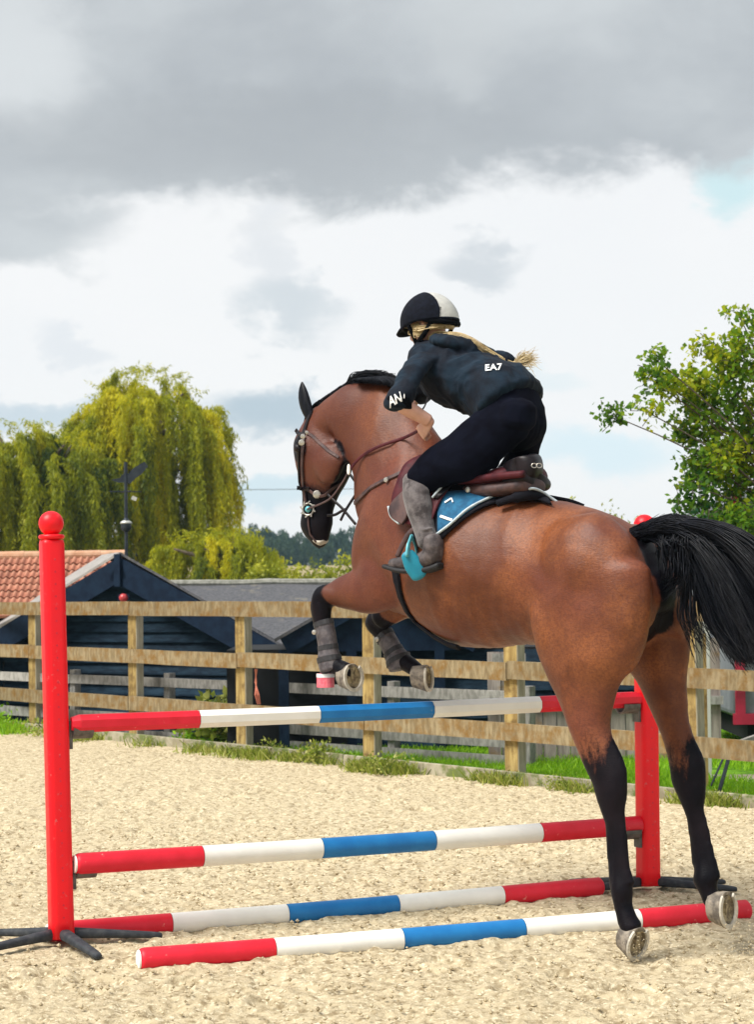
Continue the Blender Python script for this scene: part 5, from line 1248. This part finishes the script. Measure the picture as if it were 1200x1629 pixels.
# grey boarded enclosure on the right
bay = empty('boarded_pen', tuple(onz(900, 1210))); tag(bay, 'grey boarded wall of a pen standing on the grass behind the fence', 'boarded wall')
x = at(776, 1200, 16.1).x; k = 0
while x < at(1150, 1200, 15.8).x:
    w = random.uniform(.105, .125); tall = (k < 2 or at(1086, 1, 15.9).x < x); h = .50+random.uniform(-.006, .006)
    if k < 2: h = .95
    if tall and k >= 2: h = 1.05
    mb = MB(); mb.box((x+w/2, 16.0+random.uniform(-.006, .006), h/2-.02), (w-.006, .028, h)); mb.build('board', M['grey_plank'], bay); x += w; k += 1
mb = MB(); mb.box((1.9, 15.96, .505), (2.0, .05, .07)); mb.build('cap_rail', M['grey_wood'], bay)
mb = MB(); mb.box((at(795, 1, 15.9).x, 15.9, .88), (.28, .04, .08)); mb.build('cap_rail', M['grey_wood'], bay)
pp_ = onz(1127, 1236); po = MB(); po.beam(pp_-UPV*.05, Vector((pp_.x, pp_.y, 1.25)), .055, .055, up=wn2, bev=.005); o = po.build('post', M['pale_metal'], None); tag(o, 'slim pale post standing between the fence and the trailer', 'post')
hb2 = empty('hay_board_panel', tuple(onz(1112, 1222))); tag(hb2, 'tall panel of yellowish boards behind the horse\'s right hind leg', 'panel')
for i in range(3):
    a = at(1090+14*i, 1100, 13.6); mb = MB(); mb.box((a.x, 13.6+random.uniform(-.005, .005), .58), (.06, .03, 1.1)); mb.build('board', M['post_wood'], hb2)
# ------------------------------------------------------------------ horse trailer at the right edge
tr_ = empty('horse_trailer', tuple(onz(1190, 1212))); tag(tr_, 'grey horse trailer with red edging at the right edge of the photo', 'trailer')
x0 = at(1147, 1, 15.9).x; zb = at(1170, 1146, 15.9).z; zt_ = zb+1.9
mb = MB(); mb.box((x0+1.5, 17.2, (zb+zt_)/2), (2.9, 2.5, zt_-zb)); o = mb.build('body', M['trailer_grey'], tr_); bv = o.modifiers.new('b', 'BEVEL'); bv.width = .06; bv.segments = 3; evaluated(o)
mb = MB(); mb.box((x0+1.5, 15.93, zb+.01), (3.0, .06, .09)); mb.build('red_skirt', M['trailer_red'], tr_)
mb = MB(); mb.box((x0+.06, 15.93, zb+.98), (.075, .06, 1.85)); mb.build('red_corner', M['trailer_red'], tr_)
mb = MB(); mb.box((x0+.55, 15.92, zb+.62), (.62, .035, .03)); mb.build('grab_bar', M['pale_metal'], tr_)
mb = MB(); mb.tube([Vector((x0-.12, 15.85, at(1160, 1088, 15.9).z)), Vector((x0+.16, 15.85, at(1160, 1086, 15.9).z))], .022, n=8); mb.build('latch_bar', M['pale_metal'], tr_)
mb = MB(); mb.lathe([(.04, -.07), (.24, -.07), (.27, -.03), (.27, .03), (.24, .07), (.04, .07)], n=24, c=Vector((x0+1.4, 16.05, .27)), axis=(0, 1, 0)); mb.build('wheel', M['black_rubber'], tr_, smooth=True)
mb = MB(); mb.box((x0+1.5, 16.9, zb-.10), (2.7, 1.6, .16)); mb.build('chassis', M['void'], tr_)
jx = at(1186, 1, 15.2).x; jz = at(1186, 1119, 15.2).z
mb = MB(); mb.tube([Vector((jx, 15.2, .12)), Vector((jx, 15.2, jz))], .028, n=8); mb.build('jockey_stand', M['iron'], tr_)
mb = MB(); mb.lathe([(.001, .04), (.035, .02), (.035, -.02), (.001, -.04)], n=12, c=Vector((jx, 15.2, jz))); mb.build('handle_knob', M['leather_dark'], tr_, smooth=True)
mb = MB(); mb.beam(Vector((jx-.18, 15.3, zb-.16)), Vector((jx+.5, 15.5, zb+.04)), .05, .06); mb.beam(Vector((jx-.10, 15.25, zb-.26)), Vector((jx+.3, 15.3, zb+.22)), .03, .03); mb.build('drawbar', M['grey_wood'], tr_)
mb = MB(); mb.beam(onz(1141, 1272), at(1160, 1205, 13.6), .022, .022); a = mb.build('prop_leg', M['iron'], None); tag(a, 'dark prop leg leaning under the trailer, on the grass behind the kickboard', 'prop')
mb = MB(); mb.beam(onz(1128, 1258), at(1152, 1204, 14.1), .012, .012); a = mb.build('prop_leg', M['iron'], None); tag(a, 'thinner brown prop leg beside the dark one at the trailer', 'prop')
# white pipe arc on the grass, twine on the post
mb = MB(); c0 = onz(683, 1229); mb.tube([c0+Vector((.045*math.cos(a), 0, .045*math.sin(a))) for a in np.linspace(-.1, 2.6, 12)], .013, n=8); a = mb.build('hose_end', M['pole_white'], None, smooth=True); tag(a, 'small curved white piece of hose lying in the grass by the fence', 'hose')
mb = MB(); s_ = PS[6]; b = fl(406); d_ = b.y-.05
for k in range(3): mb.tube([at(406+k*1.5, 1064, d_), at(408-k, 1085, d_), at(406+k*3, 1105, d_-.02), at(410+k*2, 1120, d_)], .006, n=5)
a = mb.build('baling_twine', M['twine'], None); tag(a, 'pink baling twine hanging from the fence post behind the first white band', 'twine')
# overhead cable far behind
mb = MB(); mb.tube([at(-240+k*78, 783-k*.5, 90) for k in range(13)], .016, n=5); a = mb.build('overhead_cable', M['wire'], None); tag(a, 'thin overhead cable crossing the sky behind the horse\'s head', 'cable')
# ------------------------------------------------------------------ plants
def leaf_quads(P, size, ar, dirs=None, jitter=1.0, rng=RNG):
    """one folded-looking leaf quad per point"""
    n = len(P); d = rng.normal(size=(n, 3))*jitter if dirs is None else dirs+rng.normal(size=(n, 3))*jitter
    d /= np.linalg.norm(d, axis=1)[:, None]+1e-9
    s = np.cross(d, rng.normal(size=(n, 3))); s /= np.linalg.norm(s, axis=1)[:, None]+1e-9
    L_ = (size*rng.uniform(.6, 1.3, n))[:, None]; W = L_*ar
    a = P; b = P+d*L_*.5+s*W*.5; c_ = P+d*L_; e = P+d*L_*.5-s*W*.5
    return np.stack([a, b, c_, e], 1)
def trunk_limbs(name, parent, base, top, r0, r1, limbs, m_=None):
    mb = MB(); n = 8; P = [base.lerp(top, k/n)+Vector((random.uniform(-1, 1), random.uniform(-1, 1), 0))*r0*.4*(k > 0) for k in range(n+1)]
    mb.tube(P, [r0*(1-k/n)+r1*k/n for k in range(n+1)], n=10)
    for a, b, ra, rb in limbs:
        mid = a.lerp(b, .5)+Vector((0, 0, (b-a).length*.08)); mb.tube(bez([a, mid, b], 4), [ra*(1-k/8)+rb*k/8 for k in range(9)], n=6)
    return mb.build(name, m_ or M['bark'], parent, smooth=True)
def willow(label, domes, d0, nstr, seedv, floor_py, mat_='willow', leafsize=.115, group='weeping willows'):
    rng = np.random.default_rng(seedv); px_m = d0/3000
    cx = at(domes[0][0], 900, d0); root = empty('willow_tree', (cx.x, d0, 0)); tag(root, label, 'willow', group)
    pts = []; dirs = []; tones = []; wsum = sum(q[4] for q in domes)
    for (px, py, rx, ry, w) in domes:
        c0 = np.array(at(px, py+ry, d0)); RX = rx*px_m; RZ = ry*px_m; nb = int(nstr*w/wsum/13)+2
        for bi in range(nb):
            th = rng.uniform(0, 2*math.pi); ph = math.acos(rng.uniform(.0, 1)); rr = rng.uniform(.66, 1.05)
            bt = rng.normal(.52, .20); bl = rng.uniform(.7, 3.6)*px_m*70; bsp = rng.uniform(.05, .16)*px_m*70*.5
            for i in range(rng.integers(6, 22)):
                o = np.array([math.sin(ph)*math.cos(th)*RX, math.sin(ph)*math.sin(th)*RX*.85, math.cos(ph)*RZ])*rr+rng.normal(0, 1, 3)*bsp
                p0 = c0+o; out = np.array([math.cos(th), math.sin(th)*.85, 0])
                pyfl = floor_py+rng.normal(0, 22)-(50 if o[0] > RX*.72 else 0); zf = (935-pyfl)*px_m+1.5
                ln = max(.35, min(bl*rng.uniform(.6, 1.15), p0[2]-max(zf, -.0)))
                n = int(ln/(leafsize*.30))+4; t = np.linspace(0, 1, n); sway = rng.normal(0, .06, 3); arch = .26*math.sin(ph)+.05
                x = p0[0]+out[0]*arch*np.sqrt(t)*1.6+sway[0]*t+.04*np.sin(t*9+th); y = p0[1]+out[1]*arch*np.sqrt(t)*1.6+sway[1]*t
                z = p0[2]+.12*np.sin(np.clip(t*6, 0, math.pi))*math.sin(ph)-ln*t**1.15
                P = np.stack([x, y, z], 1)+rng.normal(0, .022, (n, 3)); k = 2
                P = np.repeat(P, k, 0)+rng.normal(0, .014, (n*k, 3)); pts.append(P); dirs.append(np.tile([0, 0, -1.0], (n*k, 1)))
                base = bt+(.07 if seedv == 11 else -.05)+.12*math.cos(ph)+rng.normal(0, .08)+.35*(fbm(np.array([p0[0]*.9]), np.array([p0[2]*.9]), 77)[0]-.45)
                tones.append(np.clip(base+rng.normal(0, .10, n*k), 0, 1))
        for i in range(int(16*w)):      # thin shoots standing up from the crown
            th = rng.uniform(0, 2*math.pi); ph = rng.uniform(0, 1.0); o = np.array([math.sin(ph)*math.cos(th)*RX, math.sin(ph)*math.sin(th)*RX*.8, math.cos(ph)*RZ*.98])
            n = 16; t = np.linspace(0, 1, n); h_ = rng.uniform(.10, .30); dx = rng.normal(0, .12)
            P = (c0+o)[None]+np.stack([dx*t+.10*t*t*np.sign(dx), rng.normal(0, .05)*t, h_*(t-.45*t**3)], 1)+rng.normal(0, .015, (n, 3)); pts.append(P); dirs.append(np.tile([.4*np.sign(dx), 0, -.3], (n, 1))); tones.append(np.clip(rng.normal(.6, .15, n), 0, 1))
    P = np.concatenate(pts); D = np.concatenate(dirs); T = np.concatenate(tones)
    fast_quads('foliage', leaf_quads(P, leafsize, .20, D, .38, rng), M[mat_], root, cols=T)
    top = Vector((cx.x, d0, at(domes[0][0], domes[0][1]+domes[0][3]*.5, d0).z)); b = Vector((cx.x, d0, -.1)); L = []
    for (px, py, rx, ry, w) in domes:
        for k in range(5):
            a = b.lerp(top, .55+.08*k); L.append((a, at(px+rx*.6*math.cos(k*1.9), py+ry*.35, d0+rx*px_m*.5*math.sin(k*1.9)), .10, .02))
    trunk_limbs('trunk', root, b, top, .32, .14, L); print('willow leaves', len(P)); return root
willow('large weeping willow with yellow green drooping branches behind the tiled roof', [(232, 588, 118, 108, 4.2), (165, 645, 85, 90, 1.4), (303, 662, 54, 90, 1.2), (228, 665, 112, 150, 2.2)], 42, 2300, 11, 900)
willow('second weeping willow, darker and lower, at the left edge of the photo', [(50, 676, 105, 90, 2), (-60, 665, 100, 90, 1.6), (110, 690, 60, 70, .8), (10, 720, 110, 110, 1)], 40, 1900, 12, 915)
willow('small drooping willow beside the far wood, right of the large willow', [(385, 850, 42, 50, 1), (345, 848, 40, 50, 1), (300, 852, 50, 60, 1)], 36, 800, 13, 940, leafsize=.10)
def bush(name, label, cat, group, px, py_top, rx, d0, n, mt, size, seedv, ry=None, base_z=-.05, ar=.5):
    rng = np.random.default_rng(seedv); k = d0/3000; c0 = at(px, py_top, d0); H_ = c0.z-base_z; RX = rx*k
    root = empty(name, (c0.x, d0, base_z)); tag(root, label, cat, group)
    P = []
    B = [(rng.uniform(-.8, .8)*RX, rng.uniform(-.6, .6)*RX, rng.uniform(.25, .72)*H_, rng.uniform(.3, .5)*RX, rng.uniform(.16, .26)*H_) for _ in range(14)]+[(0, 0, H_*.74, RX*.5, H_*.26), (RX*.3, 0, H_*.68, RX*.4, H_*.26)]
    for i in range(n):
        x, y, z, r_, rz = B[rng.integers(len(B))]; v = rng.normal(size=3); v /= np.linalg.norm(v); rr = rng.uniform(.55, 1.08); q = np.array([x+v[0]*r_*rr, y+v[1]*r_*rr, z+v[2]*rz*rr]); q[2] = max(q[2], .05)
        P.append(q)
    P = np.array(P)+np.array([c0.x, d0, base_z]); T = np.clip(.5+.9*(fbm(P[:, 0]*2.2/max(RX, .3), P[:, 2]*2.2/max(RX, .3), seedv)-.46)+rng.normal(0, .12, len(P)), 0, 1)
    fast_quads('foliage', leaf_quads(P, size, ar, None, 1, rng), M[mt], root, cols=T)
    b = Vector((c0.x, d0, base_z)); trunk_limbs('trunk', root, b, b+UPV*H_*.6, .05*H_/2, .02*H_/2, [(b+UPV*H_*.3, b+Vector((RX*.5*math.cos(q), RX*.4*math.sin(q), H_*.65)), .03*H_/2, .01) for q in (0, 2, 4)])
    return root
for i, (px, py, rx, lab) in enumerate([(455, 888, 62, 'yellow green bush just right of the small willow'), (502, 892, 58, 'yellow green bush below the horse\'s chin'), (548, 876, 58, 'brightest yellow green bush, between the chin and the chest of the horse'), (415, 886, 46, 'yellow green bush touching the small willow'),
                                      (610, 888, 70, 'bush hidden behind the horse\'s shoulder'), (905, 790, 70, 'pale olive bush rising over the horse\'s loins'), (966, 802, 60, 'pale olive bush over the horse\'s croup'), (1014, 820, 44, 'pale olive bush beside the pink ball top')]):
    bush('hedge_bush', lab, 'bush', 'bushes beyond the sheds', px, py, rx, 34 if i < 5 else 30, 7500, 'hedge', .085 if i < 5 else .07, 30+i)
# far wood on the hill
def far_tree(px, py_top, rx, d0, src=None, lab='', base_py=925):
    k = d0/3000; c0 = at(px, py_top, d0); zb = at(px, base_py, d0).z; H_ = c0.z-zb; RX = rx*k
    if src is None:
        rng = np.random.default_rng(5); P = []
        B = [(rng.uniform(-.6, .6), rng.uniform(-.5, .5), rng.uniform(.35, .85), rng.uniform(.22, .38)) for _ in range(11)]+[(0, 0, .72, .3)]
        for i in range(5200):
            x, y, z, r_ = B[rng.integers(len(B))]; v = rng.normal(size=3); v /= np.linalg.norm(v); v[2] *= .75; P.append(np.array([x, y, z])+v*r_*rng.uniform(.75, 1.03))
        P = np.array(P); P[:, 2] = np.clip(P[:, 2], .02, 1.02); root = empty('woodland_tree', (0, 0, 0))
        T = np.clip(.5+.8*(fbm(P[:, 0]*3, P[:, 2]*3, 8)-.46)+rng.normal(0, .12, len(P)), 0, 1)
        fast_quads('crown', leaf_quads(P, .095, .7, None, 1, rng), M['wood'], root, cols=T)
        mb = MB(); mb.tube([(0, 0, -.05), (0.01, 0, .3), (0, 0, .7)], [.04, .03, .015], n=7); mb.build('trunk', M['bark'], root)
    else: root = copy_tree(src)
    root.location = (c0.x, d0, zb); root.scale = (RX, RX, H_); root.rotation_euler = (0, 0, random.uniform(0, 6)); tag(root, lab, 'tree', 'trees of the distant wood on the hill'); return root
FT = [(375, 842, 34, 'left end of the wood, round crown above the small willow'), (418, 838, 30, 'tree of the distant wood with the highest domed crown on the left'), (452, 846, 26, 'distant tree just left of the horse\'s nose'),
      (488, 850, 26, 'distant tree directly behind the horse\'s muzzle'), (522, 848, 24, 'distant tree under the horse\'s chin'), (548, 842, 26, 'distant tree beside the horse\'s chest'), (398, 852, 26, 'lower tree in front of the left end of the wood'),
      (438, 858, 26, 'lower dark tree in the middle of the wood'), (470, 862, 24, 'lower tree of the wood left of the muzzle'), (508, 862, 24, 'lower tree of the wood right of the muzzle')]
ft = None
for i, (px, py, rx, lab) in enumerate(FT):
    o = far_tree(px, py, rx, 230+12*(i % 3)-(18 if i > 5 else 0), ft, lab, 914); ft = ft or o
rng = np.random.default_rng(88); Q = []
for i in range(34):        # the rest of the wood, one mass of crowns
    px = 590+i*34 if i < 22 else 330-(i-21)*40; d0 = 245+rng.uniform(-8, 14); c_ = np.array(at(px, 850+rng.uniform(-8, 8), d0)); H_ = 6.0
    v = rng.normal(size=(1500, 3)); v /= np.linalg.norm(v, axis=1)[:, None]; cc = rng.normal(0, .28, (9, 3)); j = rng.integers(0, 9, 1500)
    Q.append(c_-np.array([0, 0, H_*.45])+(cc[j]+v*.5)*np.array([2.8, 2.5, H_*.48]))
Q = np.concatenate(Q); o = fast_quads('distant_wood', leaf_quads(Q, .42, .7, None, 1, rng), M['wood'], None, cols=np.clip(.5+.8*(fbm(Q[:, 0]*.4, Q[:, 2]*.4, 8)-.46)+rng.normal(0, .12, len(Q)), 0, 1)); tag(o, kind='stuff')
# the tree at the right edge
def right_tree():
    rng = np.random.default_rng(9); d0 = 15.2; k = d0/3000; root = empty('garden_tree', tuple(Vector((at(1330, 1200, d0).x, d0, 0)))); tag(root, 'broadleaf tree with yellow green leaves at the right edge above the tail', 'tree')
    B = [(1270, 640, 110, 120, 3.2), (1210, 760, 110, 75, 2.6), (1160, 690, 75, 85, 2.2), (1110, 620, 55, 45, .95), (1180, 570, 60, 55, 1.2), (1240, 520, 60, 30, .6), (1125, 745, 55, 38, .8), (1190, 845, 80, 45, 1.5), (1110, 800, 45, 20, .28), (1060, 610, 35, 28, .28),
         (1020, 650, 40, 10, .12), (975, 661, 24, 9, .13), (1045, 573, 22, 25, .10), (1030, 600, 22, 22, .12), (1120, 560, 30, 25, .16), (1175, 500, 30, 18, .10), (1090, 680, 30, 25, .3), (1330, 760, 120, 140, 2.4), (1150, 830, 60, 25, .6), (1105, 775, 40, 12, .14)]
    tw = []; limbs = []; start = Vector((at(1330, 900, d0).x, d0, at(1330, 900, d0).z)); P = []; Dd = []; tone = []
    ws = sum(b[4] for b in B)
    for (px, py, rx, ry, w) in B:
        c0 = at(px, py, d0+rng.uniform(-.3, .3)); limbs.append((start.lerp(c0, .05), c0, (.024 if w > .5 else .012), .004))
        n = int(1450*w/ws)+2
        for i in range(n):
            v = rng.normal(size=3); v /= np.linalg.norm(v); v *= rng.uniform(.15, 1)**.5; q = c0+Vector((v[0]*rx*k, v[1]*max(rx, ry)*k*.8, v[2]*ry*k))
            a = q+Vector(tuple(rng.normal(0, .05, 3)))+(c0-q)*.35; tw.append((a, q))
            m_ = rng.integers(7, 14); tt = rng.uniform(.1, 1.15, m_); PP = np.array(a)[None]*(1-tt[:, None])+np.array(q)[None]*tt[:, None]+rng.normal(0, .032, (m_, 3)); P.append(PP)
            t0 = .46+.9*(fbm(np.array([q.x*3.1]), np.array([q.z*3.1]), 4)[0]-.46)+.22*min(1, max(-1, (q.z-2.6)/1.0)); tone.append(np.clip(t0+rng.normal(0, .12, m_), 0, 1))  # sunlit top and darker bottom of the crown put into the leaf tone
    P = np.concatenate(P); T = np.concatenate(tone)
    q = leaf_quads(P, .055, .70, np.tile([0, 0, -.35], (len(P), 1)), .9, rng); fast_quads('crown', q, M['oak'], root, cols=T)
    mb = MB()
    for a, b in tw: mb.tube([a, b], [.004, .0015], n=3, cap=False)
    tag(mb.build('twigs', M['bark'], root), kind='stuff')
    trunk_limbs('trunk', root, Vector((start.x+.1, d0, -.1)), start+UPV*1.2, .16, .08, limbs); print('tree leaves', len(P))
right_tree()
# grass, weeds and straw along the fence
def blades(name, pts, h, w, mt, kind='stuff', label=None, lean=.35, rng=RNG, tone=(.5, .2)):
    n = len(pts); a = rng.uniform(0, 2*math.pi, n); H_ = h*rng.uniform(.5, 1.4, n); W = w*rng.uniform(.7, 1.3, n)
    s = np.stack([np.cos(a), np.sin(a), np.zeros(n)], 1)*W[:, None]/2; l = rng.normal(0, lean, (n, 3))*H_[:, None]; l[:, 2] = 0
    up = np.zeros((n, 3)); up[:, 2] = H_
    q = np.stack([pts-s, pts+s, pts+s*.25+up*.92+l, pts-s*.25+up+l], 1)
    o = fast_quads(name, q, M[mt], None, cols=np.clip(rng.normal(tone[0], tone[1], n)+.35*(fbm(pts[:, 0]*3, pts[:, 1]*3, 3)-.46), 0, 1)); tag(o, label, kind=kind); return o
F2 = lambda s, off: np.array(FA)[None]+np.outer(s, np.array(FD))+np.outer(off, np.array(FN))
n = 95000; s = RNG.uniform(3.4, 14, n); off = -RNG.uniform(0, 1, n)**1.25*4.8+.03; P = F2(s, off); 
m_ = ~((s > 8.4) & (off < -1.2) & (off > -1.85)); keep = (s > 4.4+RNG.normal(0, .5, n)) | (off > -.4); P = P[m_ & keep]
blades('grass', P, .055, .009, 'blade', tone=(.52, .18))
def clump_pts(n, px0, px1, spread, rng, cl=60, off0=.1, sig=.10):
    ss = rng.uniform(s_of(px0), s_of(px1), cl); wts = rng.uniform(.2, 1, cl); i = rng.choice(cl, n, p=wts/wts.sum())
    return F2(ss[i]+rng.normal(0, spread, n), off0+rng.normal(0, sig, n))
rng = np.random.default_rng(55)
P = np.concatenate([clump_pts(1500, 100, 470, .10, rng, 8, .22, .09), clump_pts(900, 380, 600, .08, rng, 8, .14, .06), clump_pts(2200, 600, 700, .10, rng, 9, .22, .08), clump_pts(900, 800, 950, .10, rng, 5, .18, .06), clump_pts(1100, 1120, 1200, .08, rng, 4, .18, .06)])
blades('grass_tufts', P, .075, .013, 'weed', tone=(.55, .25), lean=.5, rng=rng)
P = clump_pts(3600, -60, 60, .15, rng, 20, .30, .16); blades('grass_tufts', P, .10, .014, 'blade', tone=(.6, .2), lean=.5, rng=rng)
def weed(px, off, h, n, mt, label, seedv, spread=.5):
    rng = np.random.default_rng(seedv); b = np.array(fl(px)+FN*off); root = empty('weed_plant', tuple(b)); tag(root, label, 'weed', 'weeds at the foot of the fence')
    P = b+np.stack([rng.normal(0, h*spread, n), rng.normal(0, h*spread, n), np.abs(rng.normal(0, .45, n))*h+.02], 1); P[:, 2] = np.clip(P[:, 2], .01, h*1.1)
    fast_quads('leaves', leaf_quads(P, h*.28, .5, np.tile([0, 0, .6], (n, 1)), 1, rng), M[mt], root, cols=np.clip(rng.normal(.55, .22, n), 0, 1))
    mb = MB()
    for k in range(6): a = Vector(b); e = a+Vector((rng.normal(0, h*.35), rng.normal(0, h*.3), h*rng.uniform(.6, 1.05))); mb.tube([a, a.lerp(e, .5)+Vector((0, 0, .02)), e], .004, n=4)
    mb.build('stems', M['hedge'], root)
weed(308, -.30, .42, 420, 'weed', 'tall nettle like weed standing behind the first fence bay, under the top pole', 1, .28)
weed(292, -.20, .22, 260, 'blade', 'short dark green weed left of the tall nettle like weed', 2)
weed(526, .14, .16, 420, 'weed', 'bushy yellow green weed at the kickboard, below the blue band', 3)
weed(442, .10, .14, 160, 'weed', 'small weed growing at the kickboard between two fence posts', 4)
weed(650, .22, .13, 420, 'weed', 'spreading weed beside the white piece of hose', 5, .9)
weed(15, .35, .22, 500, 'blade', 'thick green weed at the far left of the fence', 6, .9)
weed(118, .30, .16, 300, 'weed', 'green weed just right of the left jump stand', 7, .8)
weed(915, .16, .09, 160, 'weed', 'small weed at the kickboard in front of the hind leg', 8, .8)
weed(1160, .16, .09, 260, 'weed', 'low weed at the kickboard by the right edge', 9, .9)
# little clods kicked up by the hind hooves, and loose clods on the surface
rng = np.random.default_rng(77); mb = MB()
def clod(c_, r_, mb):
    v = [Vector(p)*r_*rng.uniform(.6, 1.2) for p in ((1, 0, 0), (-1, 0, 0), (0, 1, 0), (0, -1, 0), (0, 0, .8), (0, 0, -.8))]
    mb.add([Vector(c_)+q for q in v], [(0, 2, 4), (2, 1, 4), (1, 3, 4), (3, 0, 4), (2, 0, 5), (1, 2, 5), (3, 1, 5), (0, 3, 5)])
for i in range(420):
    p = at(1192+rng.normal(0, 22), 1545-abs(rng.normal(0, 38)), 7.5+rng.normal(0, .12)); clod(p, rng.uniform(.0015, .005), mb)
for i in range(260):
    p = sp(1012+rng.normal(0, 13), 1512+rng.normal(0, 14), .17+rng.normal(0, .04)); clod(p, rng.uniform(.0015, .004), mb)
tag(mb.build('kicked_sand', M['sand']), kind='stuff')
mb = MB()
for i in range(2600):
    y = rng.uniform(6.4, 12); x = rng.uniform(-1, 1)*y*.24; clod((x, y, .008), rng.uniform(.004, .013), mb)
tag(mb.build('sand_clods', M['sand']), kind='stuff')
# ------------------------------------------------------------------ the air
hz = MB(); hz.box((0, 300, 5.5), (1300, 840, 15)); o = hz.build('haze', None, None); tag(o, kind='stuff')
m = bpy.data.materials.new('haze_air'); m.use_nodes = True; t = m.node_tree; t.nodes.clear(); pv = t.nodes.new('ShaderNodeVolumePrincipled')
pv.inputs['Color'].default_value = (.50, .78, 1, 1); pv.inputs['Density'].default_value = .0004; mo = t.nodes.new('ShaderNodeOutputMaterial'); t.links.new(pv.outputs[0], mo.inputs['Volume'])
o.data.materials.append(m)
